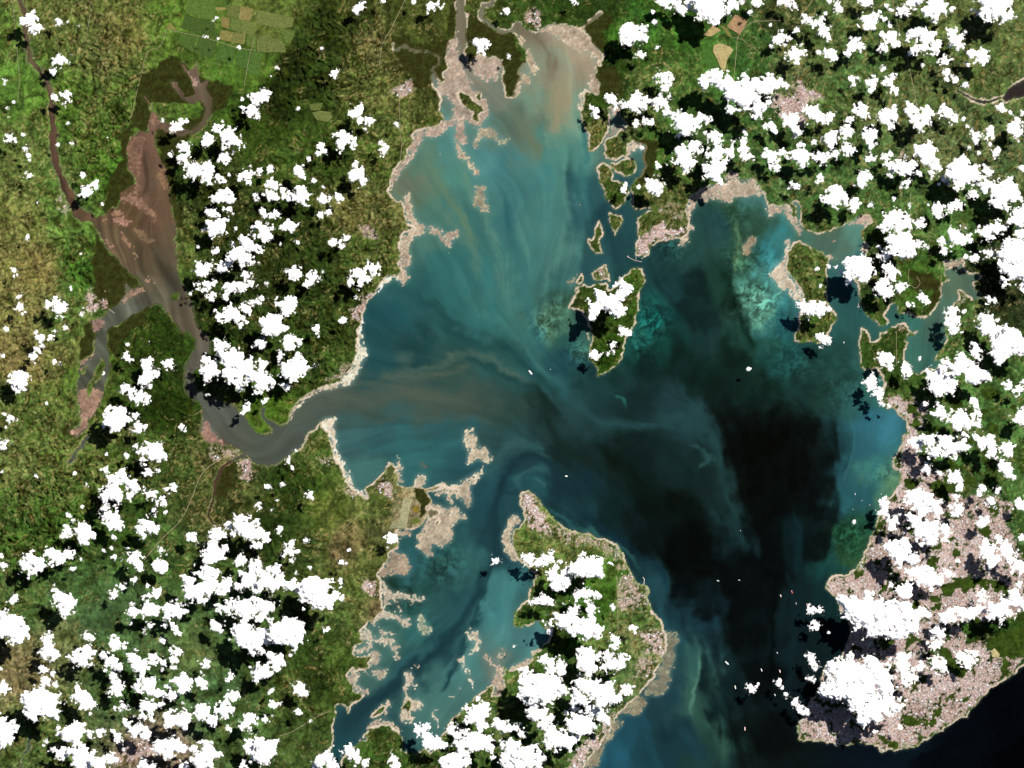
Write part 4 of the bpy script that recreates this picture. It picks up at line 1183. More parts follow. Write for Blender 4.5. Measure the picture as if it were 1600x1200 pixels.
H = 2                                   # masks are drawn at twice the grid
hx0, hy0 = X0, Y0; hs = S / H; HX, HY = (NX - 1) * H + 1, (NY - 1) * H + 1
def raster_box(poly, pad=0):
    """even-odd fill inside the polygon's own box -> (row0, col0, mask)"""
    p = np.array(poly); n = len(p)
    c0 = int(np.clip((p[:, 0].min() - hx0) / hs - pad - 1, 0, HX - 1)); c1 = int(np.clip((p[:, 0].max() - hx0) / hs + pad + 2, 1, HX))
    q0 = int(np.clip((p[:, 1].min() - hy0) / hs - pad - 1, 0, HY - 1)); q1 = int(np.clip((p[:, 1].max() - hy0) / hs + pad + 2, 1, HY))
    if c1 <= c0 or q1 <= q0: return 0, 0, np.zeros((1, 1), bool)
    out = np.zeros((q1 - q0, c1 - c0 + 1), np.int16)
    for i in range(n):
        xa, ya = p[i]; xb, yb = p[(i + 1) % n]
        if ya == yb: continue
        if ya > yb: xa, ya, xb, yb = xb, yb, xa, ya
        r0 = max(q0, int(math.ceil((ya - hy0) / hs))); r1 = min(q1 - 1, int(math.ceil((yb - hy0) / hs)) - 1)
        if r1 < r0: continue
        rows = np.arange(r0, r1 + 1); yy = hy0 + rows * hs
        xx = xa + (yy - ya) * (xb - xa) / (yb - ya)
        c = np.clip(np.ceil((xx - hx0) / hs).astype(int), c0, c1)
        np.add.at(out, (rows - q0, c - c0), 1)
    return q0, c0, (np.cumsum(out, axis=1)[:, :-1] % 2).astype(bool)
def raster_into(M, poly, val=True):
    r, c, m = raster_box(poly)
    v = M[r:r + m.shape[0], c:c + m.shape[1]]; v[m] = val
def soft_patch(poly, radii, warp, pad=24):
    """softened polygon sampled on the warped grid, only near it -> slices, [values per radius]"""
    r, c, m = raster_box(poly, pad); m = m.astype(np.float32)
    j0, j1 = r // H + 1, (r + m.shape[0]) // H; i0, i1 = c // H + 1, (c + m.shape[1]) // H
    if j1 - j0 < 2 or i1 - i0 < 2 or min(m.shape) < 4: return None, None
    sl_ = (slice(j0, j1), slice(i0, i1))
    x, y = PX[sl_] + warp[0][sl_], PY[sl_] + warp[1][sl_]
    return sl_, [sample(blur(m, q), x, y, hx0 + c * hs, hy0 + r * hs, hs) for q in radii]
def stroke_poly(pts, wd):
    p = np.array(pts); d = np.gradient(p, axis=0); d /= np.linalg.norm(d, axis=1)[:, None] + 1e-9
    nrm = np.stack([-d[:, 1], d[:, 0]], 1) * wd / 2
    return list(map(tuple, p + nrm)) + list(map(tuple, (p - nrm)[::-1]))
def smooth_line(pts, sub=6):
    p = np.array(pts, float); p = np.vstack([2 * p[0] - p[1], p, 2 * p[-1] - p[-2]]); out = []
    for i in range(1, len(p) - 2):
        a, b, c, d = p[i - 1], p[i], p[i + 1], p[i + 2]
        for t in np.arange(sub) / sub:
            out.append(0.5 * (2 * b + (c - a) * t + (2 * a - 5 * b + 4 * c - d) * t * t + (3 * b - a - 3 * c + d) * t ** 3))
    out.append(p[-2]); return np.array(out)
def sample(m, x, y, x0=hx0, y0=hy0, st=hs):
    u = np.clip((x - x0) / st, 0, m.shape[1] - 1.001); v = np.clip((y - y0) / st, 0, m.shape[0] - 1.001)
    i = u.astype(int); j = v.astype(int); fu = u - i; fv = v - j
    return (m[j, i] * (1 - fu) + m[j, i + 1] * fu) * (1 - fv) + (m[j + 1, i] * (1 - fu) + m[j + 1, i + 1] * fu) * fv
def chamfer(inside, n):
    d = np.where(inside, 0.0, 1e3)
    for _ in range(n):
        for dy, dx, c in ((0, 1, 1), (1, 0, 1), (1, 1, 1.414), (1, -1, 1.414)):
            for s in (1, -1):
                q = np.full_like(d, 1e3)
                ys = slice(max(0, s * dy), NY + min(0, s * dy)); yt = slice(max(0, -s * dy), NY + min(0, -s * dy))
                xs = slice(max(0, s * dx), NX + min(0, s * dx)); xt = slice(max(0, -s * dx), NX + min(0, -s * dx))
                q[yt, xt] = d[ys, xs] + c; np.minimum(d, q, out=d)
    return d * S
def idw(pts, x, y, soft, power):
    xf = x.ravel(); yf = y.ravel(); nch = pts.shape[1] - 2
    out = np.zeros((xf.size, nch), np.float32)
    for k in range(0, xf.size, 40000):
        d2 = (xf[k:k + 40000, None] - pts[None, :, 0]) ** 2 + (yf[k:k + 40000, None] - pts[None, :, 1]) ** 2
        wt = 1.0 / (d2 + soft * soft).astype(np.float32) ** power
        out[k:k + 40000] = wt @ pts[:, 2:].astype(np.float32) / wt.sum(1)[:, None]
    return out.reshape(x.shape + (nch,))

# ------------------------------------------------------------------ masks of land, water, flats
wx = fbm(PX, PY, 16, 3, 11) * 2.6; wy = fbm(PX, PY, 16, 3, 21) * 2.6
HM = np.zeros((HY, HX), bool)
for p in WP: raster_into(HM, p)
for wd, p in ST: raster_into(HM, stroke_poly(smooth_line(p), wd))
isl_cells = []
for lab, p in IS:
    raster_into(HM, p, False); isl_cells.append((lab, p))
f = sample(blur(HM.astype(np.float32), 1), PX + wx, PY + wy)         # 1 = water
fm = np.zeros((NY, NX)); fcol = np.zeros((NY, NX, 3)); fw = np.full((NY, NX), 1e-6)
fwarp = (wx * 1.6 + fbm(PX, PY, 8, 3, 31, .7) * 4.0, wy * 1.6 + fbm(PX, PY, 8, 3, 41, .7) * 4.0)
for c, p in FL:
    sl_, v = soft_patch(p, (2, 7), fwarp)
    if sl_ is None: continue
    fm[sl_] = np.maximum(fm[sl_], v[0])
    fcol[sl_] += (v[1] + 1e-4)[..., None] * np.array(c); fw[sl_] += v[1] + 1e-4
fcol /= fw[..., None]
# flats are broken by tidal creeks
crk = np.abs(fbm(PX + wx * 2, PY + wy * 2, 13, 3, 51))
crk2 = np.abs(fbm(PX + wx * 3, PY + wy * 3, 17, 4, 57, .62))
fm_s = fm * 1.08 - (0.42 + 0.2 * sstep(420, 520, PX)) * sstep(0.10, 0.0, crk2) - 0.15 * sstep(0.05, 0.0, crk) + 0.26 * fbm(PX, PY, 10, 4, 55, .65)
fm_s = np.where(fm > 0.02, fm_s, 0)
land = f < 0.5
d_in = chamfer(~land, 20)               # distance from water, inside the land
d_out = chamfer(land, 12)
wet = blur(np.where(f > 0.5, fm, 0).astype(np.float32), 3)

def mask_of(polys, r, wk):
    M = np.zeros((HY, HX), np.float32)
    for p in polys: raster_into(M, p, 1.0)
    return sample(blur(M, r), PX + wx * wk, PY + wy * wk)
mg = mask_of(MG, 2, 2.0); gm = mask_of(GR, 1, 1.5); cfm = mask_of([p for c, lab, p in CF], 11, 0.0)
tw = np.zeros((NY, NX)); tmasks = []
gm = np.maximum(gm, sstep(0.34, 0.5, fbm(PX + wx * 2, PY + wy * 2, 30, 4, 181, .6)) * sstep(1180, 1230, PX) * sstep(560, 620, PY))
for lab, den, p in TW:
    sl_, v = soft_patch(p, (4,), (wx * 2.5, wy * 2.5))
    if sl_ is None: continue
    m = v[0] * den; tmasks.append((lab, den, sl_, m)); tw[sl_] = np.maximum(tw[sl_], m)

tick('land colour')
# ------------------------------------------------------------------ land colour and relief
cs4 = 3
QX, QY = np.meshgrid(X0 + np.arange(NX // cs4 + 2) * S * cs4, Y0 + np.arange(NY // cs4 + 2) * S * cs4)
def field(pts, x, y, soft, power):
    g = idw(pts, QX, QY, soft, power)
    return np.stack([sample(g[..., k], x, y, X0, Y0, S * cs4) for k in range(g.shape[-1])], -1)
lc = field(LC, PX + wx * 3, PY + wy * 3, 10, 2.0)
base, spk, hil = lc[..., :3].astype(float) * np.array((0.99, 1.03, 0.96)), lc[..., 3].astype(float), lc[..., 4].astype(float)
g_ = base[..., 1].copy(); lift = 1 + 0.26 * sstep(50, 84, g_)
east = sstep(600, 950, PX)
base[..., 0] = np.maximum(0.5 * base[..., 0] + (0.36 - 0.05 * east) * g_, base[..., 0] * (1 - 0.12 * east))
base *= lift[..., None]; base[..., 1] = np.where(base[..., 1] > 92, 92 + 0.6 * (base[..., 1] - 92), base[..., 1])
rx, ry = PX + fbm(PX, PY, 40, 2, 61) * 14, PY + fbm(PX, PY, 40, 2, 62) * 14
rid = 0.45 - np.abs(fbm(rx * 1.2, ry * 0.8, 19, 4, 71, 0.62))
rid2 = 0.4 - np.abs(fbm(rx * 1.1, ry * 0.85, 9.5, 2, 75, 0.6))
relief = (rid * 10.0 + rid2 * 6.0 + fbm(PX, PY, 4.5, 2, 77) * 0.5)
inland = sstep(0.5, 18.0, d_in)
calm = (1 - sstep(0.15, 0.6, mg)) * (1 - 0.75 * sstep(0.2, 0.7, tw)) * (1 - sstep(0.02, 0.35, cfm))
hills = np.maximum(relief + 1.2, 0.05) * hil * inland * calm
zl = np.minimum((0.5 - f) * 1.4, 0.45) + np.where(land, hills + 0.02 * np.minimum(d_in, 20), 0)
fthr = 0.47 + 0.07 * sstep(420, 520, PX)
zf = (fm_s - fthr) * 0.07
z = np.maximum(np.maximum(zl, np.minimum(zf, 0.05)), -0.35)

# brightness mottling: pasture against wood
mot = fbm(rx, ry, 34, 5, 81, 0.62); mot2 = fbm(PX, PY, 9, 4, 85, 0.65); mot3 = fbm(PX, PY, 3.6, 2, 88, 0.8)
rough = 0.5 + 0.5 * np.clip(1.6 * spk + 0.7 * hil, 0, 1)
lum = 1.0 + 0.28 * mot + (0.36 * mot2 + 0.30 * mot3) * rough
wood = sstep(0.05, 0.5, fbm(rx, ry, 22, 4, 91, 0.6) - 0.25 * spk)
wood = wood * (0.25 + 0.65 * np.clip(hil, 0, 1))
c = 1.04 * base * np.clip(lum, 0.42, 1.6)[..., None]
c = c * (1 - wood[..., None]) + np.array((46, 55, 17)) * np.clip(1 + 0.4 * mot2, 0.5, 1.6)[..., None] * wood[..., None]
pale = sstep(0.18, 0.75, fbm(PX + 300, PY, 17, 4, 95, 0.6)) * (1 - wood) * sstep(0.02, 0.2, spk)
c = c * (1 - 0.3 * pale[..., None]) + np.array((112, 122, 62)) * 0.3 * pale[..., None]
# bare earth and winding tracks
trk = np.abs(fbm(rx + 90, ry, 20, 3, 101, 0.5)); trk2 = np.abs(fbm(PX + wx * 4, PY + wy * 4, 11, 2, 105, 0.5))
bare = np.maximum(sstep(0.075, 0.025, trk) * sstep(0.02, 0.32, spk + 0.5 * fbm(PX, PY, 40, 2, 107)), sstep(0.10, 0.03, trk2) * sstep(0.15, 0.5, spk + 0.55 * fbm(PX, PY, 30, 2, 108)))
scr = 0.42 * sstep(0.50, 0.78, fbm(PX, PY, 5.2, 3, 111, 0.75) + 0.36 * spk - 0.14 + 0.35 * fbm(PX, PY, 30, 2, 113)) * sstep(0.05, 0.3, spk)
bare = np.clip(np.maximum(bare * 0.66, scr * 0.7), 0, 1) * (0.6 + 0.4 * sstep(-0.3, 0.3, mot3))
earth = np.stack([204 + 20 * mot2, 172 + 24 * mot2, 116 + 40 * mot2], -1)
c = c * (1 - bare[..., None]) + earth * bare[..., None]
# mangrove
mgc = np.stack([54 + 10 * mot2, 57 + 12 * mot2, 23 + 6 * mot2], -1) * np.clip(1 + 0.2 * mot3, 0.6, 1.4)[..., None]
mgk = sstep(0.3, 0.6, mg)[..., None]; c = c * (1 - mgk) + mgc * mgk
# town ground
tk = sstep(0.28, 0.75, tw + 0.62 * mot2 + 0.42 * mot + 0.25 * mot3) * np.clip(tw * 1.15, 0, 1)
tk *= 1 - sstep(0.35, 0.65, gm)
dis = fbm(PX, PY, 60, 4, 171, .6)
ave = sstep(0.03, 0.012, np.abs(fbm(PX + wx * 2, PY + wy * 2, 46, 3, 175, .5)))
tcol = np.stack([216 + 56 * mot3 + 22 * dis, 182 + 52 * mot3 + 20 * dis, 178 + 50 * mot3 + 22 * dis], -1)
tcol = tcol * (1 - 0.5 * ave[..., None]) + np.array((236, 226, 216)) * 0.5 * ave[..., None]
c = c * (1 - 0.85 * tk[..., None]) + tcol * 0.85 * tk[..., None]
gk = sstep(0.35, 0.65, gm)[..., None]
c = c * (1 - gk) + np.stack([58 + 14 * mot2, 76 + 20 * mot2, 26 + 6 * mot2], -1) * gk
# beaches
coastal = sstep(400, 520, PX) + sstep(0, 1, 0 * PX) * 0
beach = sstep(3.5, 1.4, d_in + 1.4 * mot2 + 2.2 * mot) * land * (0.25 + 0.75 * np.clip(coastal, 0, 1)) * (1 - 0.6 * mgk[..., 0])
sand = np.stack([230 + 14 * mot3, 210 + 12 * mot3, 186 + 10 * mot3], -1)
c = c * (1 - beach[..., None]) + sand * beach[..., None]
fl_c = np.clip(fcol, 60, 255) * np.array((1.23, 1.215, 1.17)) * np.clip(1 + 0.10 * mot2 + 0.10 * mot3 - 0.18 * sstep(0.06, 0.0, crk), 0.6, 1.3)[..., None]
fl_c = fl_c * (1.14 - 0.26 * sstep(0.66, 0.98, fm_s))[..., None] * np.array((0.97, 0.995, 0.99)) * np.clip(1 + 0.14 * fbm(PX, PY, 20, 3, 161), .8, 1.2)[..., None]
isflat = (~land) & (fm > 0.02)
c = np.where(isflat[..., None], fl_c, c)


tick('water colour')
# ------------------------------------------------------------------ water colour: sediment carried along the currents
FLOW = ["720,60 730,110 800,170 830,210 850,260", "870,60 870,150 880,260 880,380 850,460 840,540", "700,220 760,320 790,400 800,480 850,570 930,640",
 "640,290 700,360 740,440 780,520", "640,380 650,450 700,510 790,560 860,620 900,680", "570,560 650,590 750,590 830,640 900,700", "500,620 620,630 740,640 820,670",
 "340,620 400,690 460,640 520,620", "560,700 650,690 740,670", "780,800 770,850 730,940 660,1020 560,1110", "760,760 800,720 840,715 870,740 930,800 1000,860 1050,950 1060,1050",
 "930,650 1050,650 1110,680 1130,760 1165,850", "1060,420 1100,520 1080,600", "1240,320 1200,430 1210,520 1260,600 1300,700 1290,850", "1380,640 1350,700 1310,800",
 "1090,1000 1095,1060 1080,1100 1120,1120 1130,1190", "240,200 250,300 230,350 270,440 300,520", "1200,650 1190,750 1220,850 1200,1000", "790,900 760,1000 700,1100", "1300,1150 1500,1130 1600,1060"]
fp = []
for s_ in FLOW:
    q = smooth_line([tuple(map(float, t.split(','))) for t in s_.split()], 8); d = np.gradient(q, axis=0); d /= np.linalg.norm(d, axis=1)[:, None]
    fp += [(*a, *b) for a, b in zip(q[::2], d[::2])]
fp = np.array(fp)
cs = 8
CX, CY = np.meshgrid(gx[::cs], gy[::cs])
fv = idw(fp, CX, CY, 12, 1.6)
cu = sample(fv[..., 0], PX, PY, X0, Y0, S * cs); cv = sample(fv[..., 1], PX, PY, X0, Y0, S * cs)
cu = cu + fbm(PX, PY, 60, 3, 121) * 0.45; cv = cv + fbm(PX, PY, 60, 3, 122) * 0.45
nn = np.sqrt(cu * cu + cv * cv) + 1e-6; cu /= nn; cv /= nn
def lic(src, n, step):
    acc = src.copy(); cnt = 1
    for sg in (1, -1):
        x = PX.copy(); y = PY.copy()
        for k in range(n):
            i = np.clip(((x - X0) / S).astype(int), 0, NX - 1); j = np.clip(((y - Y0) / S).astype(int), 0, NY - 1)
            x = x + sg * cu[j, i] * step; y = y + sg * cv[j, i] * step
            i = np.clip(((x - X0) / S + .5).astype(int), 0, NX - 1); j = np.clip(((y - Y0) / S + .5).astype(int), 0, NY - 1)
            acc += src[j, i]; cnt += 1
    acc /= cnt; return acc / acc.std()
l1 = lic(fbm(PX, PY, 14, 3, 131, 0.7), 16, 4.0)
l2 = lic(np.random.RandomState(5).randn(NY, NX), 12, 2.0)
l3 = lic(fbm(PX, PY, 30, 2, 137), 9, 8.0)
sx = PX - cv * l1 * 2.2 - cv * l3 * 6 + fbm(PX, PY, 60, 5, 141, .58) * 19; sy = PY + cu * l1 * 2.2 + cu * l3 * 6 + fbm(PX, PY, 60, 5, 142, .58) * 19
WC2 = WC.copy()
wc = field(WC2, sx, sy, 15, 1.75).astype(float)
wc = wc * 0.93 + wc.mean(-1, keepdims=True) * 0.07
lag = sstep(340, 260, PX)
wl = np.clip(1 + (0.018 + 0.07 * lag) * l1 + 0.014 * l2 + (0.03 + 0.03 * lag) * l3, 0.7, 1.4)
wc = wc * wl[..., None]
# plumes and channels: bands of clearer or siltier water along the currents
swx = (sx - PX) * 0.45; swy = (sy - PY) * 0.45
for ln in STROKES.splitlines():
    if not ln.strip(): continue
    hd, rest = ln.split(' ', 1); cr, cg, cb, wd, op = map(float, hd.split(','))
    q = smooth_line([tuple(map(float, t_.split(','))) for t_ in rest.split()], 5)
    m_ = 3.2 * wd + 16
    i0, i1 = int(max(0, (q[:, 0].min() - m_ - X0) / S)), int(min(NX, (q[:, 0].max() + m_ - X0) / S)); j0, j1 = int(max(0, (q[:, 1].min() - m_ - Y0) / S)), int(min(NY, (q[:, 1].max() + m_ - Y0) / S))
    sl_ = (slice(j0, j1), slice(i0, i1)); x = PX[sl_] + swx[sl_]; y = PY[sl_] + swy[sl_]
    best = np.full(x.shape, 1e9); par = np.zeros(x.shape); nq = len(q) - 1
    for i in range(nq):
        ax, ay = q[i]; dx, dy = q[i + 1] - q[i]; l2_ = dx * dx + dy * dy + 1e-9
        tt = np.clip(((x - ax) * dx + (y - ay) * dy) / l2_, 0, 1)
        d2 = (x - ax - tt * dx) ** 2 + (y - ay - tt * dy) ** 2
        k_ = d2 < best; best[k_] = d2[k_]; par[k_] = ((i + tt) / nq)[k_]
    ends = sstep(0, .16, par) * sstep(1, .8, par)
    wv = wd * (0.55 + 0.45 * ends) * (1 + 0.10 * l1[sl_])
    a_ = (op * ends * np.exp(-best / (2 * (wv * 0.62) ** 2)) * np.clip(1 + 0.16 * l1[sl_] + 0.1 * l2[sl_], .3, 1.5))[..., None]
    a_ = np.clip(a_, 0, 1); wc[sl_] = wc[sl_] * (1 - a_) + np.array((cr, cg, cb)) * a_
wc = wc * 0.92 + wc.mean(-1, keepdims=True) * 0.08
wc[..., 2] *= 0.95
# shoals: coral and sand patches that show through near the reefs
shoal = np.zeros((NY, NX))
for x_, y_, r_, v_ in ((1180, 470, 28, 1), (1165, 400, 22, .8), (1150, 340, 22, .4), (1018, 500, 20, 1), (1003, 535, 16, .8), (855, 505, 16, .9), (905, 552, 14, .8), (1045, 385, 18, .8), (1328, 840, 22, .9), (1385, 740, 14, .5), (1240, 560, 34, .5), (1310, 600, 30, .4), (690, 880, 22, .7), (635, 935, 20, .6), (870, 480, 14, .6), (1200, 420, 20, .5), (1200, 620, 40, .25), (1370, 830, 14, .5)):
    shoal = np.maximum(shoal, v_ * np.exp(-((PX - x_) ** 2 + (PY - y_) ** 2) / (2 * r_ * r_)))
sn = fbm(PX + wx * 3, PY + wy * 3, 12, 4, 151, 0.65) + 0.4 * fbm(PX, PY, 4, 2, 155, 0.7)
wc = wc * (1 + np.clip(shoal, 0, 1) * np.clip(sn, -0.6, 0.8) * 0.75)[..., None]
# turbid fringe next to the flats and the shore
fr = np.clip(sstep(0.02, 0.6, wet) * 0.6, 0, 1)[..., None]
wc = wc * (1 - fr) + (np.clip(fcol, 60, 255) * (0.38 + 0.37 * lag[..., None]) + np.array((132, 184, 172)) * 0.36 * (1 - lag[..., None]) + wc * 0.24) * fr
ns = (sstep(5.0, 0.5, d_out + 1.5 * mot2) * 0.35 * np.clip(coastal, 0, 1))[..., None]
wc = wc * (1 - ns) + np.array((120, 132, 108)) * ns
wc = np.clip(wc, 2, 235)
water_col = albedo(wc)
# wet margin of the flats: silt still under a film of water
wetm = (np.where(isflat, 0.8 * sstep(0.70, 0.50, fm_s), 0))[..., None]
c = c * (1 - wetm) + wc * wetm
c = np.clip(c, 6, 245)
land_col = albedo(c)

tick('--- mesh and')
# ------------------------------------------------------------------ mesh and material helpers
def mesh_from_arrays(name, co, quads, attrs):
    me = bpy.data.meshes.new(name)
    n = len(co); q = len(quads)
    me.vertices.add(n); me.vertices.foreach_set('co', np.ascontiguousarray(co, np.float32).ravel())
    me.loops.add(q * 4); me.loops.foreach_set('vertex_index', np.ascontiguousarray(quads, np.int32).ravel())
    me.polygons.add(q); me.polygons.foreach_set('loop_start', np.arange(q, dtype=np.int32) * 4)
    me.polygons.foreach_set('loop_total', np.full(q, 4, np.int32))
    for an, av in attrs.items():
        if av.ndim == 2:
            a = me.attributes.new(an, 'FLOAT_COLOR', 'POINT')
            a.data.foreach_set('color', np.hstack([av, np.ones((n, 1))]).astype(np.float32).ravel())
        else:
            a = me.attributes.new(an, 'FLOAT', 'POINT'); a.data.foreach_set('value', av.astype(np.float32))
    me.update(calc_edges=True)
    return me
def link(name, me, mat=None, parent=None):
    o = bpy.data.objects.new(name, me); COL.objects.link(o)
    if mat is not None and len(me.materials) == 0: me.materials.append(mat)
    if parent is not None: o.parent = parent
    return o
def tag(o, label, cat=None, group=None, kind=None):
    o['label'] = label
    if cat: o['category'] = cat
    if group: o['group'] = group
    if kind: o['kind'] = kind
    return o
def grid_object(name, cells, zz, attrs, mat, smooth=True):
    """cells: bool (NY-1, NX-1); a sheet of the shared grid"""
    jj, ii = np.nonzero(cells)
    v = jj * NX + ii
    quads = np.stack([v + NX, v + NX + 1, v + 1, v], 1)
    used, inv = np.unique(quads.ravel(), return_inverse=True)
    quads = inv.reshape(-1, 4)
    co = np.stack([PX.ravel()[used] - 800, 600 - PY.ravel()[used], zz.ravel()[used]], 1)
    at = {k: (a.reshape(-1, 3)[used] if a.ndim == 3 else a.ravel()[used]) for k, a in attrs.items()}
    me = mesh_from_arrays(name, co, quads, at)
    me.polygons.foreach_set('use_smooth', np.full(len(quads), smooth))
    return link(name, me, mat)

def new_mat(name):
    m = bpy.data.materials.new(name); m.use_nodes = True
    b = m.node_tree.nodes['Principled BSDF']
    return m, m.node_tree, b
def N(nt, t, **kw):
    n = nt.nodes.new(t)
    for k, v in kw.items(): setattr(n, k, v)
    return n
def spec(b, rough, sp):
    b.inputs['Roughness'].default_value = rough
    b.inputs['Specular IOR Level'].default_value = sp

# land: painted cover, fine canopy grain and small bright clearings
m_land, t, b = new_mat('land_cover'); spec(b, 1.0, 0.0)
at = N(t, 'ShaderNodeAttribute', attribute_name='cover'); sp_ = N(t, 'ShaderNodeAttribute', attribute_name='scatter')
tc = N(t, 'ShaderNodeTexCoord')
n1 = N(t, 'ShaderNodeTexNoise'); n1.inputs['Scale'].default_value = 0.55; n1.inputs['Detail'].default_value = 3; n1.inputs['Roughness'].default_value = 0.7
n2 = N(t, 'ShaderNodeTexNoise'); n2.inputs['Scale'].default_value = 0.36; n2.inputs['Detail'].default_value = 2; n2.inputs['Roughness'].default_value = 0.8
t.links.new(tc.outputs['Object'], n1.inputs['Vector']); t.links.new(tc.outputs['Object'], n2.inputs['Vector'])
mr = N(t, 'ShaderNodeMapRange'); mr.inputs['From Min'].default_value = 0.3; mr.inputs['From Max'].default_value = 0.7; mr.inputs['To Min'].default_value = 0.74; mr.inputs['To Max'].default_value = 1.26
t.links.new(n1.outputs['Fac'], mr.inputs['Value'])
mul = N(t, 'ShaderNodeVectorMath', operation='SCALE'); gr_ = N(t, 'ShaderNodeAttribute', attribute_name='grain'); gmx = N(t, 'ShaderNodeMix', data_type='FLOAT'); gmx.inputs['A'].default_value = 1.0
t.links.new(gr_.outputs['Fac'], gmx.inputs['Factor']); t.links.new(mr.outputs[0], gmx.inputs['B'])
t.links.new(at.outputs['Color'], mul.inputs[0]); t.links.new(gmx.outputs[0], mul.inputs['Scale'])
ad = N(t, 'ShaderNodeMath', operation='MULTIPLY_ADD'); ad.inputs[1].default_value = 0.22
t.links.new(sp_.outputs['Fac'], ad.inputs[0]); t.links.new(n2.outputs['Fac'], ad.inputs[2])
th = N(t, 'ShaderNodeMapRange'); th.inputs['From Min'].default_value = 0.76; th.inputs['From Max'].default_value = 0.86; th.inputs['To Max'].default_value = 0.18
t.links.new(ad.outputs[0], th.inputs['Value'])
mx = N(t, 'ShaderNodeMix', data_type='RGBA'); mx.inputs['B'].default_value = (0.34, 0.24, 0.12, 1)
t.links.new(th.outputs[0], mx.inputs['Factor']); t.links.new(mul.outputs[0], mx.inputs['A']); t.links.new(mx.outputs['Result'], b.inputs['Base Color'])

# water: silt colour with fine wind texture
m_water, t, b = new_mat('silty_water'); spec(b, 0.6, 0.0)
at = N(t, 'ShaderNodeAttribute', attribute_name='silt'); tc = N(t, 'ShaderNodeTexCoord')
n1 = N(t, 'ShaderNodeTexNoise'); n1.inputs['Scale'].default_value = 0.9; n1.inputs['Detail'].default_value = 2
t.links.new(tc.outputs['Object'], n1.inputs['Vector'])
mr = N(t, 'ShaderNodeMapRange'); mr.inputs['From Min'].default_value = 0.3; mr.inputs['From Max'].default_value = 0.7; mr.inputs['To Min'].default_value = 0.88; mr.inputs['To Max'].default_value = 1.12
t.links.new(n1.outputs['Fac'], mr.inputs['Value'])
mul = N(t, 'ShaderNodeVectorMath', operation='SCALE'); t.links.new(at.outputs['Color'], mul.inputs[0]); t.links.new(mr.outputs[0], mul.inputs['Scale'])
t.links.new(mul.outputs[0], b.inputs['Base Color'])

def plain(name, rgb, rough=0.8, sp=0.1, var=0.25, scale=0.6):
    m, t, b = new_mat(name); spec(b, rough, sp)
    tc = N(t, 'ShaderNodeTexCoord'); n = N(t, 'ShaderNodeTexNoise'); n.inputs['Scale'].default_value = scale; n.inputs['Detail'].default_value = 4; n.inputs['Roughness'].default_value = 0.7
    t.links.new(tc.outputs['Object'], n.inputs['Vector'])
    mr = N(t, 'ShaderNodeMapRange'); mr.inputs['From Min'].default_value = 0.25; mr.inputs['From Max'].default_value = 0.75; mr.inputs['To Min'].default_value = 1 - var; mr.inputs['To Max'].default_value = 1 + var
    t.links.new(n.outputs['Fac'], mr.inputs['Value'])
    mul = N(t, 'ShaderNodeVectorMath', operation='SCALE'); mul.inputs[0].default_value = tuple(rgb)[:3]; t.links.new(mr.outputs[0], mul.inputs['Scale'])
    t.links.new(mul.outputs[0], b.inputs['Base Color'])
    return m

tick('nd and water')
# ------------------------------------------------------------------ ground and water sheets
def cellmax(a): return np.maximum(np.maximum(a[:-1, :-1], a[1:, :-1]), np.maximum(a[:-1, 1:], a[1:, 1:]))
def cellmin(a): return np.minimum(np.minimum(a[:-1, :-1], a[1:, :-1]), np.minimum(a[:-1, 1:], a[1:, 1:]))
lcell = cellmax(z) > -0.08
wcell = cellmin(z) < 0.25
ccx = (PX[:-1, :-1] + S / 2); ccy = (PY[:-1, :-1] + S / 2)
owner = np.zeros(lcell.shape, int)
owner[(ccx < 718) | ((ccy > 640) & (ccx < 800))] = 1          # 0 east mainland, 1 west mainland
for k, (lab, p) in enumerate(isl_cells):
    sl_, v = soft_patch(p, (6 if k < 18 else 8,), (wx, wy))
    if sl_ is None: continue
    mm = np.zeros((NY, NX), bool); mm[sl_] = v[0] > 0.04
    owner[mm[:-1, :-1] & (owner < 2)] = k + 2
land_attrs = {'cover': land_col, 'grain': np.where(land, (1.0 - 0.3 * gk[..., 0]) * (1 - 0.7 * beach), 0.25), 'scatter': np.where(land, np.clip(spk + tk * 0.2, 0, 1) * (1 - mgk[..., 0]) * (1 - gk[..., 0]), 0)}
def land_piece(name, cells, label):
    if not cells.any(): return
    o = grid_object(name, cells, z, land_attrs, m_land); tag(o, label, kind='structure'); return o
land_piece('mainland', lcell & (owner == 1), 'green and tan western mainland with brown river and lagoon')
land_piece('mainland', lcell & (owner == 0), 'eastern mainland of green country under scattered clouds with city in the south')
for k, (lab, p) in enumerate(isl_cells):
    land_piece('island', lcell & (owner == k + 2), lab)
wz = np.zeros((NY, NX))
o = grid_object('bay_water', wcell, wz, {'silt': water_col}, m_water)
tag(o, 'turquoise to black water of the bay, rivers and sea with silt plumes', kind='structure')

# beyond the surveyed square: plain land and open sea out to the horizon
def far_sheet(name, step, ext, zz, keep, mat, label):
    xs = np.arange(-ext, ext + 1, step) + 800; ys = np.arange(-ext, ext + 1, step) + 600
    A, B = np.meshgrid(xs, ys); n = len(xs)
    ca, cb = A[:-1, :-1] + step / 2, B[:-1, :-1] + step / 2
    jj, ii = np.nonzero(keep(ca, cb)); v = jj * n + ii
    quads = np.stack([v + n, v + n + 1, v + 1, v], 1)
    co = np.stack([A.ravel() - 800, 600 - B.ravel(), np.full(A.size, zz)], 1)
    o = link(name, mesh_from_arrays(name, co, quads, {}), mat); tag(o, label, kind='structure')
def is_sea(a, b): return (b > 1120 + (a - 450) * 0 - 0) & (a > 520) & (b > 1035 - (a - 1600) * 0.85)
m_farland = plain('far_country', albedo((84, 94, 44)), 1.0, 0.0, 0.5, 0.05)
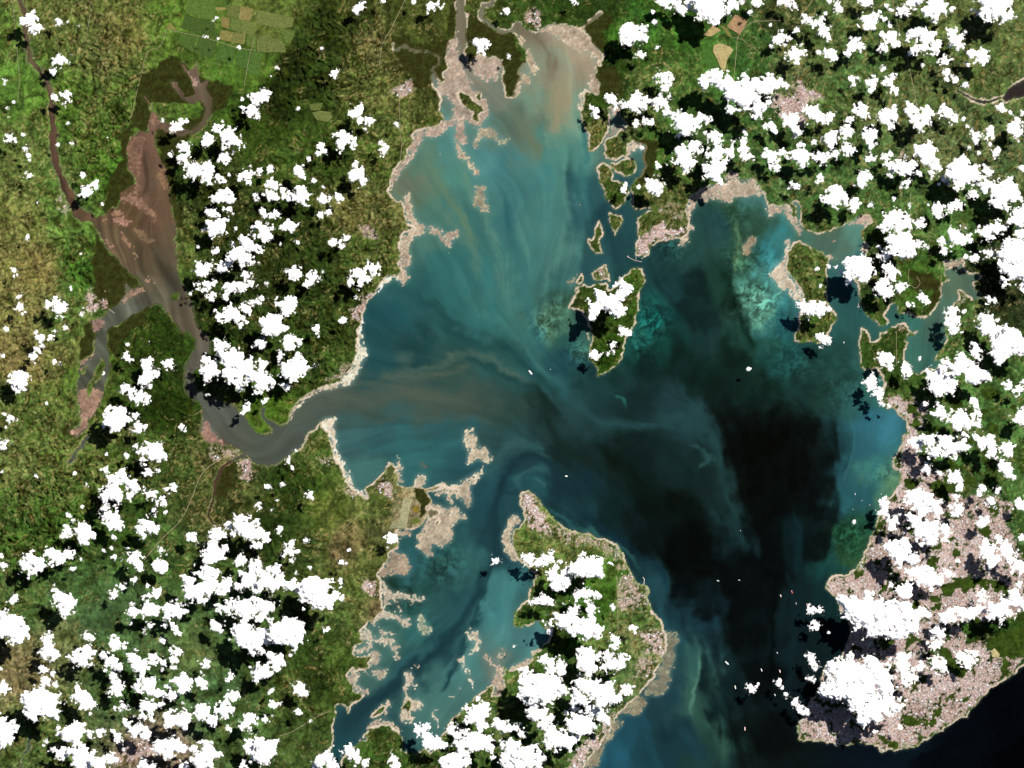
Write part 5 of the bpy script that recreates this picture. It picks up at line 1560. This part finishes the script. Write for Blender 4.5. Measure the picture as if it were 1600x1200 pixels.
m_sea = plain('open_sea', albedo((5, 7, 12)), 0.6, 0.0, 0.2, 0.01)
xe, ye = gx[-1], gy[-1]
def outside(a, b): return (a < X0) | (a > xe) | (b < Y0) | (b > ye)
far_sheet('far_country', 25.0, 8000, -0.6, lambda a, b: outside(a, b) & ~is_sea(a, b), m_farland, 'green country beyond the edges of the picture')
far_sheet('open_sea', 200.0, 8000, -1.2, lambda a, b: a > -1e9, m_sea, 'dark open ocean south east of the city')

tick('----- draped')
# ------------------------------------------------------------------ draped pieces: fields, roads
def ground_z(x, y): return sample(z, np.asarray(x, float), np.asarray(y, float), X0, Y0, S)
def drape_poly(name, pts, lift, mat):
    """a field: a fan of short strips following the ground"""
    import mathutils
    q = [tuple(p) for p in pts]
    dense = []
    for i in range(len(q)):
        a, b_ = np.array(q[i]), np.array(q[(i + 1) % len(q)]); k = max(1, int(np.linalg.norm(b_ - a) / 6))
        for s_ in range(k): dense.append(a + (b_ - a) * s_ / k)
    dense = np.array(dense)
    zt = float(ground_z(dense[:, 0], dense[:, 1]).max()) + lift
    n = len(dense)
    co = [(p[0] - 800, 600 - p[1], zt) for p in dense] + [(p[0] - 800, 600 - p[1], zt - 0.8) for p in dense]
    faces = [tuple(range(n))[::-1]] + [(i, (i + 1) % n, n + (i + 1) % n, n + i) for i in range(n)]
    me = bpy.data.meshes.new(name); me.from_pydata(co, [], faces); me.update()
    import bmesh
    bm = bmesh.new(); bm.from_mesh(me); bmesh.ops.recalc_face_normals(bm, faces=bm.faces); bm.to_mesh(me); bm.free()
    return link(name, me, mat)
for k, (colr, lab, p) in enumerate(CF):
    pond = 'pond' in lab
    m = plain('salt_pond' if pond else 'crop', albedo(np.array(colr) * 0.80 + np.array((110, 124, 58)) * 0.32 if not pond else colr), 0.9, 0.05, 0.45, 0.3)
    o = drape_poly('salt_pond' if pond else 'crop_field', p, 0.05 + 0.004 * k, m)
    tag(o, lab, 'salt pond' if pond else 'field', 'salt ponds on the spit' if pond else 'farm fields')

m_road = plain('road_dust', albedo((176, 160, 128)), 0.9, 0.05, 0.2)
for wd, lab, p in RD:
    q = smooth_line(p, 10)
    keep = (q[:, 0] > X0 + 3) & (q[:, 0] < xe - 3) & (q[:, 1] > Y0 + 3) & (q[:, 1] < ye - 3); q = q[keep]
    L = np.concatenate([[0], np.cumsum(np.linalg.norm(np.diff(q, axis=0), axis=1))]); t_ = np.arange(0, L[-1], 1.5)
    q = np.stack([np.interp(t_, L, q[:, 0]), np.interp(t_, L, q[:, 1])], 1)
    d = np.gradient(q, axis=0); d /= np.linalg.norm(d, axis=1)[:, None]; nr = np.stack([-d[:, 1], d[:, 0]], 1) * wd * 0.28
    a, b_ = q + nr, q - nr
    zz = np.maximum(np.maximum(ground_z(a[:, 0], a[:, 1]), ground_z(b_[:, 0], b_[:, 1])), ground_z(q[:, 0], q[:, 1])) + 0.25
    n = len(q)
    co = np.vstack([np.stack([a[:, 0] - 800, 600 - a[:, 1], zz], 1), np.stack([b_[:, 0] - 800, 600 - b_[:, 1], zz], 1)])
    i = np.arange(n - 1); quads = np.stack([i, i + 1, n + i + 1, n + i], 1)
    o = link('road', mesh_from_arrays('road', co, quads, {}), m_road); tag(o, lab, kind='structure')

tick('------ towns')
# ------------------------------------------------------------------ towns: small blocks of buildings
m_town, t, b = new_mat('town_roofs'); spec(b, 0.8, 0.1)
at = N(t, 'ShaderNodeAttribute', attribute_name='roof'); t.links.new(at.outputs['Color'], b.inputs['Base Color'])
ROOFS = np.array([(232, 176, 158), (240, 204, 196), (214, 150, 128), (250, 238, 234), (176, 140, 142), (255, 254, 252), (120, 84, 78), (226, 190, 194)], float)
def town(lab, den, sl_, mk, k):
    rs = np.random.RandomState(300 + k)
    big = den > 0.94 and 'city' in lab
    m = np.zeros((NY, NX)); m[sl_] = mk
    mm = m * (1 - sstep(0.3, 0.6, gm)) * land * (d_in > 1.7)
    jj, ii = np.nonzero(mm > 0.12)
    if len(jj) == 0: return
    x0, x1 = gx[ii.min()], gx[ii.max()]; y0, y1 = gy[jj.min()], gy[jj.max()]
    pitch = 1.6 if big else 1.4
    th = rs.rand() * 1.5
    r = math.hypot(x1 - x0, y1 - y0) / 2; cx, cy = (x0 + x1) / 2, (y0 + y1) / 2
    # district by district the street grid turns; every few rows a street is left open
    U, V, TH = [], [], []
    n1_ = np.arange(-r, r, pitch); keep_u = (np.arange(len(n1_)) % 5) > 0; keep_v = (np.arange(len(n1_)) % 3) > 0
    for dk in range(-4, 5):
        a0, b0 = np.meshgrid(n1_[keep_u], n1_[keep_v]); a0 = a0.ravel(); b0 = b0.ravel(); tt = th + dk * 0.7
        a0 = a0 + rs.uniform(-.25, .25, a0.size); b0 = b0 + rs.uniform(-.25, .25, b0.size)
        u = a0 * math.cos(tt) - b0 * math.sin(tt); v = -(a0 * math.sin(tt) + b0 * math.cos(tt))
        kk = np.floor(perlin(u / 30 + k, v / 30, 400 + k) * 7) == dk
        U.append(u[kk]); V.append(v[kk]); TH.append(np.full(kk.sum(), tt))
    u, v, tha = np.concatenate(U), np.concatenate(V), np.concatenate(TH)
    px = cx + u; py = cy + v
    ok = (px > X0 + 2) & (px < xe - 2) & (py > Y0 + 2) & (py < ye - 2); px, py, tha = px[ok], py[ok], tha[ok]
    pm = sample(mm, px, py, X0, Y0, S); dn = fbm(px, py, 11, 3, 500 + k, .6)
    pav = sample(ave, px, py, X0, Y0, S); ptk = sample(tk, px, py, X0, Y0, S); dsc = sample(dis, px, py, X0, Y0, S)
    ok = (pm > 0.15) & (pav < 0.5) & (rs.rand(px.size) < 0.15 + ptk) & (rs.rand(px.size) < np.clip(pm * (0.72 + 1.3 * dn), 0, 0.95))
    px, py, tha, dsc = px[ok], py[ok], tha[ok], dsc[ok]; n = px.size
    if n == 0: return
    w_ = rs.uniform(.4, .8, n); l_ = rs.uniform(.5, 1.1, n); hall = rs.rand(n) < 0.025; w_[hall] *= 2.0; l_[hall] *= 2.2; h_ = rs.uniform(.08, .28, n) * (1.4 if big else 1)
    zb = ground_z(px, py) - 0.3
    ca, sa = np.cos(tha), np.sin(tha)
    co = np.zeros((n, 8, 3))
    for q, (a, b_) in enumerate(((-1, -1), (1, -1), (1, 1), (-1, 1))):
        ex = a * w_ * ca - b_ * l_ * sa; ey = a * w_ * sa + b_ * l_ * ca
        for top in (0, 1):
            co[:, q + 4 * top, 0] = px + ex - 800; co[:, q + 4 * top, 1] = 600 - py + ey; co[:, q + 4 * top, 2] = zb + (0.3 + h_ if top else 0)
    fq = np.array([(4, 5, 6, 7), (0, 1, 5, 4), (1, 2, 6, 5), (2, 3, 7, 6), (3, 0, 4, 7)])
    quads = (np.arange(n)[:, None, None] * 8 + fq[None]).reshape(-1, 4)
    pr = np.array([3, 3, 2, 2, 2, 1.6, 1.2, 2]) if not big else np.array([2, 3, 1.2, 3, 2.5, 2.4, 1, 3])
    cidx = rs.choice(len(ROOFS), n, p=pr / pr.sum()); cidx[hall & (rs.rand(n) < .7)] = 5
    colr = albedo(np.clip(ROOFS[cidx] * np.array((1.02, 1.06, 1.06)) * rs.uniform(.88, 1.2, (n, 1)) * (1 + 0.10 * dsc[:, None]), 0, 255))
    o = link('town', mesh_from_arrays('town', co.reshape(-1, 3), quads, {'roof': np.repeat(colr, 8, 0)}), m_town)
    tag(o, lab, 'town', 'towns round the bay', 'stuff')
    return n
ntown = [town(*a, k) for k, a in enumerate(tmasks)]
print('buildings', sum(x or 0 for x in ntown))

tick('----- clouds')
# ------------------------------------------------------------------ clouds
m_cloud = bpy.data.materials.new('cumulus'); m_cloud.use_nodes = True
t = m_cloud.node_tree; t.nodes.clear()
out = N(t, 'ShaderNodeOutputMaterial'); mixs = N(t, 'ShaderNodeMixShader'); tr = N(t, 'ShaderNodeBsdfTransparent')
df = N(t, 'ShaderNodeBsdfDiffuse'); df.inputs['Color'].default_value = (0.97, 0.97, 0.97, 1)
tl = N(t, 'ShaderNodeBsdfTranslucent'); tl.inputs['Color'].default_value = (0.93, 0.93, 0.93, 1)
mb = N(t, 'ShaderNodeMixShader'); mb.inputs[0].default_value = 0.05
at = N(t, 'ShaderNodeAttribute', attribute_name='thick'); tc = N(t, 'ShaderNodeTexCoord')
n1 = N(t, 'ShaderNodeTexNoise'); n1.inputs['Scale'].default_value = 0.6; n1.inputs['Detail'].default_value = 3; n1.inputs['Roughness'].default_value = 0.75
t.links.new(tc.outputs['Object'], n1.inputs['Vector'])
a1 = N(t, 'ShaderNodeMath', operation='MULTIPLY_ADD'); a1.inputs[1].default_value = 5.0; t.links.new(n1.outputs['Fac'], a1.inputs[0])
a2 = N(t, 'ShaderNodeMath', operation='ADD'); a2.inputs[1].default_value = -2.5; t.links.new(at.outputs['Fac'], a2.inputs[0]); t.links.new(a2.outputs[0], a1.inputs[2])
mr = N(t, 'ShaderNodeMapRange', interpolation_type='SMOOTHSTEP'); mr.inputs['From Min'].default_value = -0.9; mr.inputs['From Max'].default_value = 4.0
t.links.new(a1.outputs[0], mr.inputs['Value'])
t.links.new(df.outputs[0], mb.inputs[1]); t.links.new(tl.outputs[0], mb.inputs[2])
t.links.new(mr.outputs[0], mixs.inputs[0]); t.links.new(tr.outputs[0], mixs.inputs[1]); t.links.new(mb.outputs[0], mixs.inputs[2]); t.links.new(mixs.outputs[0], out.inputs['Surface'])

CL = []; ox = oy = 0
for ln in CLOUDS.splitlines():
    ln = ln.strip()
    if not ln: continue
    if ln[0] == '@': ox, oy = map(float, ln[1:].split()); continue
    cs_ = np.array([[float(v) for v in t_.split(',')] for t_ in ln.split()])
    CL.append(np.stack([ox + cs_[:, 0] / 4, oy + cs_[:, 1] / 4, cs_[:, 2] / 4], 1))
rs = np.random.RandomState(77)
for cc in list(CL):                      # torn-off shreds round the bigger clouds
    big = math.sqrt((cc[:, 2] ** 2).sum())
    if big < 5: continue
    for _ in range(rs.poisson(1.1 if cc[0, 0] > 1000 else 0.55)):
        a, b_, r = cc[rs.randint(len(cc))]; an = rs.rand() * 6.28; q = r + rs.uniform(1.5, 6)
        CL.append(np.array([[a + q * math.cos(an), b_ + q * math.sin(an), rs.uniform(0.8, 2.3)]]))
CL.sort(key=lambda a: -float((a[:, 2] ** 2).sum()))
CSTEP = 1.15
def cloud_arrays(cc, seed, z0):
    cc = cc.copy(); R_ = cc[:, 2].max(); big = math.sqrt((cc[:, 2] ** 2).sum())
    mar = 4 + 0.45 * R_
    x = np.arange(cc[:, 0].min() - R_ - mar, cc[:, 0].max() + R_ + mar, CSTEP); y = np.arange(cc[:, 1].min() - R_ - mar, cc[:, 1].max() + R_ + mar, CSTEP)
    A, B = np.meshgrid(x, y)
    s = np.full(A.shape, -1e3)
    for a, b_, r in cc:
        s = np.maximum(s, (r + 0.3) - np.hypot(A - a, B - b_))
    rr = min(R_, 18)
    nz = fbm(A, B, 5 + 0.7 * rr, 3, 7 + seed % 50, 0.65) * (1.2 + 0.44 * rr) + fbm(A, B, 5.5, 3, 207 + seed % 50, 0.85) * min(3.4, 0.7 + 0.42 * rr)
    s = s * 1.05 + (0.35 if cc[0, 0] > 900 else -0.5) + nz
    e = np.clip(s, 0, None)
    hump = fbm(A, B, 4 + 0.4 * R_, 4, 77 + seed % 40, 0.6)
    zt = z0 + 0.06 + (0.46 * big ** 0.9) * (1 - np.exp(-e / (0.5 * R_ + 2))) * (1 + 0.14 * hump)
    zb_ = z0 - 0.06 - 0.6 * (1 - np.exp(-e / 3)) * (1 + 0.5 * hump)
    keep = np.maximum(np.maximum(s[:-1, :-1], s[1:, :-1]), np.maximum(s[:-1, 1:], s[1:, 1:])) > -2.4
    n = A.size; jj, ii = np.nonzero(keep); v = jj * len(x) + ii
    qt = np.stack([v + len(x), v + len(x) + 1, v + 1, v], 1); qb = qt[:, ::-1] + n
    co = np.vstack([np.stack([A.ravel() - 800, 600 - B.ravel(), zt.ravel()], 1), np.stack([A.ravel() - 800, 600 - B.ravel(), zb_.ravel()], 1)])
    quads = np.vstack([qt, qb]); at_ = np.concatenate([s.ravel(), s.ravel()])
    used, inv = np.unique(quads.ravel(), return_inverse=True)
    return co[used], inv.reshape(-1, 4), at_[used]
def over_what(x, y):
    i = int(np.clip((x - X0) / S, 0, NX - 1)); j = int(np.clip((y - Y0) / S, 0, NY - 1))
    if tw[j, i] > 0.3: return 'town'
    if f[j, i] > 0.5: return 'water'
    if spk[j, i] > 0.45: return 'tan country'
    if mg[j, i] > 0.4: return 'mangrove'
    return 'green country'
MARKS = [tuple(q) for q in (
 (150, 470, 'the pink lagoon town'), (240, 330, 'the brown lagoon'), (350, 55, 'the tan crop fields'), (85, 230, 'the straight brown river'), (480, 110, 'the dark forest ridge'),
 (630, 135, 'the roadside town'), (572, 470, 'the beach town on the west shore'), (577, 359, 'the small inland pink town'), (380, 730, 'the shipyard town'), (270, 462, 'the fork of the brown river'),
 (410, 690, 'the bend of the river mouth'), (280, 770, 'the long southwest highway'), (140, 640, 'the muddy side channel'), (45, 1160, 'the brown stream in the lower left'), (215, 1175, 'the southwest suburbs'),
 (575, 920, 'the red roofed lagoon town'), (640, 800, 'the salt ponds'), (490, 925, 'the biggest southwest cloud'), (505, 180, 'the oval forest clearing'), (835, 30, 'the north shore town'), (730, 130, 'the northern mud flats'),
 (1152, 38, 'the ploughed red field'), (1125, 90, 'the pale sandy field'), (1235, 160, 'the inland town'), (1410, 80, 'the northeast highway'), (1560, 140, 'the dark northeast lake'), (1440, 250, 'the lower end of the highway'),
 (1255, 430, 'the wooded sand rimmed island'), (1015, 370, 'the oil port'), (955, 510, 'the forested island'), (1480, 470, 'the eastern inlet'), (1425, 440, 'the mangrove headland'), (1340, 520, 'the eastern strait'),
 (1330, 345, 'the small northeast bay'), (1355, 785, 'the yacht cluster'), (1405, 650, 'the curved eastern beach'), (1300, 920, 'the city headland'), (1230, 940, 'the city anchorage'), (1540, 1070, 'the ocean beach'),
 (1570, 990, 'the big city wood'), (1425, 1125, 'the small city park'), (1250, 1155, 'the southern city cape'), (1040, 1050, 'the island reef'), (1005, 920, 'the ferry cape'), (825, 770, 'the northern island tip'),
 (920, 1150, 'the long beach town'), (600, 1130, 'the foot of the dark channel'), (990, 225, 'the mangrove creek'), (1150, 285, 'the pink northeast mudflat'), (350, 350, 'the wooded hills east of the lagoon'), (450, 480, 'the dark western hills'),
 (60, 420, 'the tan western hills'), (250, 990, 'the open southwest plain'), (60, 970, 'the big cloud at the left edge'), (1480, 750, 'the eastern suburbs'))]
DIRS = ['right of', 'upper right of', 'above', 'upper left of', 'left of', 'lower left of', 'below', 'lower right of']
RANK = ['nearest'] + [q + ' nearest' for q in ('second', 'third', 'fourth', 'fifth', 'sixth', 'seventh', 'eighth', 'ninth', 'tenth', 'eleventh', 'twelfth', 'thirteenth', 'fourteenth')]
todo = {}
MAXC = 300
rs = np.random.RandomState(9)
small = []; labels = {}
tri = 0
for k, cc in enumerate(CL):
    big = math.sqrt((cc[:, 2] ** 2).sum())
    z0 = 31.0 + rs.uniform(-2, 3) + min(0.95 * big, 38)
    co, quads, th_ = cloud_arrays(cc, k, z0)
    if len(quads) == 0: continue
    if k >= MAXC: small.append((co, quads, th_)); continue
    ctr = cc[:, :2].mean(0)
    org = np.array((ctr[0] - 800, 600 - ctr[1], z0))
    me = mesh_from_arrays('cloud', co - org, quads, {'thick': th_}); me.polygons.foreach_set('use_smooth', np.ones(len(quads), bool))
    o = link('cloud', me, m_cloud); o.location = org
    ex = cc[:, 0].max() - cc[:, 0].min(); ey = cc[:, 1].max() - cc[:, 1].min()
    shape = 'roundish' if len(cc) < 2 or max(ex, ey) < 0.8 * cc[:, 2].max() else ('wide' if ex > 1.7 * ey else ('tall' if ey > 1.7 * ex else 'lumpy'))
    size = 'huge' if big > 34 else 'large' if big > 19 else 'middling' if big > 12 else 'small' if big > 7 else 'tiny'
    wh = cc[:, 2] ** 2; cxp = (cc[:, 0] * wh).sum() / wh.sum(); cyp = (cc[:, 1] * wh).sum() / wh.sum()
    dl = [math.hypot(cxp - a, cyp - b_) for a, b_, c_ in MARKS]; im = int(np.argmin(dl)); mx_, my_, mn_ = MARKS[im]
    ang = math.degrees(math.atan2(my_ - cyp, cxp - mx_)) % 360
    dr = DIRS[int((ang + 22.5) // 45) % 8] if dl[im] > 0.55 * big else 'over'
    todo.setdefault((im, dr), []).append((dl[im], o, size, shape))
    tri += 2 * len(quads)
for (im, dr), lst in todo.items():
    lst.sort(key=lambda q: q[0])
    for r_, (d_, o, size, shape) in enumerate(lst):
        suf = '' if len(lst) == 1 else ', ' + RANK[r_]
        tag(o, '%s %s cloud %s %s%s' % (size, shape, dr, MARKS[im][2], suf), 'cloud', 'cumulus clouds over the bay')
off = 0; A_, B_, C_ = [], [], []
for co, q, th_ in small: A_.append(co); B_.append(q + off); C_.append(th_); off += len(co)
me = mesh_from_arrays('cloud_scraps', np.vstack(A_), np.vstack(B_), {'thick': np.concatenate(C_)}); me.polygons.foreach_set('use_smooth', np.ones(len(me.polygons), bool))
o = link('cloud_scraps', me, m_cloud); tag(o, 'many tiny white cloud scraps scattered between the larger clouds', 'cloud scraps', kind='stuff')
print('clouds', len(CL), 'tris', tri, 'scrap tris', 2 * len(me.polygons))

tick('------ ships')
# ------------------------------------------------------------------ ships and jetty
import bmesh
def box(bm, x0, x1, y0, y1, z0, z1):
    v = [bm.verts.new(p) for p in ((x0, y0, z0), (x1, y0, z0), (x1, y1, z0), (x0, y1, z0), (x0, y0, z1), (x1, y0, z1), (x1, y1, z1), (x0, y1, z1))]
    for q in ((3, 2, 1, 0), (4, 5, 6, 7), (0, 1, 5, 4), (1, 2, 6, 5), (2, 3, 7, 6), (3, 0, 4, 7)): bm.faces.new([v[i] for i in q])
def part(name, bm, mat, parent):
    me = bpy.data.meshes.new(name); bm.to_mesh(me); bm.free(); return link(name, me, mat, parent)
M_W = plain('white_hull_paint', (0.8, 0.8, 0.8), 0.5, 0.3, 0.05)
M_R = plain('red_hull_paint', (0.55, 0.10, 0.05), 0.5, 0.3, 0.1)
M_D = plain('deck_plate', (0.62, 0.60, 0.56), 0.7, 0.2, 0.1)
M_G = plain('grey_hull_paint', (0.45, 0.45, 0.47), 0.6, 0.3, 0.1)
def ship(x, y, L, head, hullm, deckm, label, cat='ship', name='cargo_ship', beam=0.2):
    e = bpy.data.objects.new(name, None); COL.objects.link(e); e.location = (x - 800, 600 - y, 0.02); e.rotation_euler = (0, 0, R(90 - head))
    W_ = L * beam / 2; D = 0.35 * L ** 0.5 * 0.5
    out_ = [(-L / 2, -W_ * .8), (-L / 2 + .08 * L, -W_), (L * .28, -W_), (L * .42, -W_ * .6), (L / 2, 0), (L * .42, W_ * .6), (L * .28, W_), (-L / 2 + .08 * L, W_), (-L / 2, W_ * .8)]
    bm = bmesh.new()
    lo = [bm.verts.new((a * .94, b_ * .75, -0.1)) for a, b_ in out_]; hi = [bm.verts.new((a, b_, D)) for a, b_ in out_]
    n = len(out_); bm.faces.new(hi); bm.faces.new(lo[::-1])
    for i in range(n): bm.faces.new((lo[i], lo[(i + 1) % n], hi[(i + 1) % n], hi[i]))
    part('hull', bm, hullm, e)
    bm = bmesh.new(); box(bm, -L * .26, L * .34, -W_ * .78, W_ * .78, D + .004, D + .10); part('deck', bm, deckm, e)
    bm = bmesh.new(); box(bm, -L * .46, -L * .30, -W_ * .8, W_ * .8, D + .004, D + .34); part('bridge_house', bm, M_W, e)
    bm = bmesh.new(); box(bm, -L * .44, -L * .40, -W_ * .25, W_ * .25, D + .344, D + .55); part('funnel', bm, hullm, e)
    if L > 3:
        for q in range(4):
            bm = bmesh.new(); a = -L * .24 + q * L * .145; box(bm, a, a + L * .11, -W_ * .6, W_ * .6, D + .104, D + .2); part('hatch_cover', bm, deckm, e)
    tag(e, label, cat, 'ships on the bay')
SH = [
 (829, 582, 8.0, 140, M_W, M_W, 'long white ship lying in the middle of the teal bay'),
 (885, 744, 3.8, 90, M_W, M_W, 'broad white vessel off the northern tip of the great southern island'),
 (860, 577, 1.6, 120, M_W, M_W, 'tiny white boat east of the long white ship'),
 (1136, 1036, 7.0, 132, M_W, M_W, 'bright white ship on the dark water, lowest but two of the anchorage'),
 (1190, 1047, 4.6, 158, M_W, M_W, 'slim white ship right of the bright white ship'),
 (1149, 1074, 5.6, 165, M_W, M_D, 'white ship just left of the lone cloud on the black water'),
 (1164, 1139, 6.0, 178, M_R, M_D, 'red hulled tanker on the dark water below the lone cloud'),
 (1122, 907.5, 4.0, 110, M_G, M_W, 'grey ship at the left of a pair on the black water'),
 (1155, 906.5, 3.2, 110, M_G, M_W, 'small pale ship at the right of a pair on the black water'),
 (1157, 829, 1.6, 150, M_W, M_W, 'tiny pale boat at the tip of the grey silt plume'),
 (1220, 931, 4.6, 155, M_R, M_W, 'red and white ship at the top left of the city anchorage'),
 (1237.5, 925, 4.8, 160, M_R, M_R, 'all red ship at the top of the city anchorage'),
 (1244, 943, 3.0, 170, M_G, M_D, 'small grey ship between the red ships off the city'),
 (1261, 945, 4.2, 175, M_R, M_D, 'red ship touching the cloud scrap off the city'),
 (1214.5, 1020, 3.0, 150, M_G, M_W, 'small grey ship alone west of the harbour clouds'),
 (1218.7, 1049, 5.0, 165, M_R, M_W, 'red and white tanker above the curved string of clouds'),
 (1211, 1086, 3.6, 150, M_W, M_W, 'white ship beside the curved string of clouds'),
 (1318.5, 535, 3.0, 10, M_W, M_W, 'small white boat in the eastern strait below the wooded island'),
 (1322, 468, 2.0, 60, M_W, M_W, 'tiny white boat in the eastern strait east of the wooded island'),
 (1336.5, 772, 2.6, 20, M_W, M_W, 'white boat farthest from shore in the eastern yacht cluster'),
 (1377, 772, 2.2, 10, M_W, M_W, 'white boat near the headland beach beside the eastern yacht cluster'),
 (1347, 782, 1.9, 80, M_W, M_W, 'small yacht in the eastern cluster, upper row'),
 (1359, 789, 1.9, 60, M_W, M_W, 'small yacht in the eastern cluster, middle'),
 (1368, 797, 1.9, 40, M_W, M_W, 'small yacht in the eastern cluster, nearest the cloudy shore'),
 (1333, 796, 1.7, 30, M_W, M_W, 'small yacht in the eastern cluster, lowest on the left'),
]
for s_ in SH:
    yacht = s_[2] < 2.8
    ship(*s_, cat='boat' if yacht else 'ship', name='boat' if yacht else 'cargo_ship', beam=0.42 if s_[2] < 4 and s_[2] > 3.7 else 0.24)
ship(981.5, 401.3, 4.2, 140, M_R, M_D, 'red tanker moored at the left arm of the oil jetty')

m_pier = plain('pier_concrete', (0.42, 0.38, 0.35), 0.8, 0.1, 0.1)
def pier(label, segs, wd=0.9):
    p0 = segs[0][0]
    e = bpy.data.objects.new('jetty', None); COL.objects.link(e); e.location = (p0[0] - 800, 600 - p0[1], 0)
    for a, b_ in segs:
        L = math.hypot(b_[0] - a[0], b_[1] - a[1]); ang = math.atan2(-(b_[1] - a[1]), b_[0] - a[0])
        bm = bmesh.new(); box(bm, -0.3, L + 0.3, -wd / 2, wd / 2, 0.22, 0.36)
        o = part('walkway', bm, m_pier, e); o.location = (a[0] - p0[0], -(a[1] - p0[1]), 0.004 * len(e.children)); o.rotation_euler = (0, 0, ang)
        for q in np.arange(1.0, L, 3.0):
            bm = bmesh.new(); box(bm, q - .2, q + .2, -wd * .3, wd * .3, -0.3, 0.216)
            o2 = part('pile', bm, m_pier, e); o2.location = o.location; o2.rotation_euler = o.rotation_euler
    tag(e, label, 'jetty', 'jetties on the bay')
pier('oil jetty with two slanting arms off the port town headland', [((994, 397), (993.5, 405.5)), ((982, 402), (992, 407)), ((992, 407), (1003, 409))], 0.5)
pier('short curved ferry pier at the east cape of the southern island', [((1006, 914), (1007, 905)), ((1007, 905), (1004.5, 902))], 0.9)
pier('thin pier reaching east from the eastern strait headland', [((1385, 508), (1390, 503))], 0.8)
pier('thin pier on the west side of the eastern strait port', [((1343, 479), (1340, 480)), ((1340, 480), (1342, 474))], 0.8)
pier('long thin pier from the pink town into the western side channel', [((166, 480), (179, 489.5))], 0.45)

tick('end')
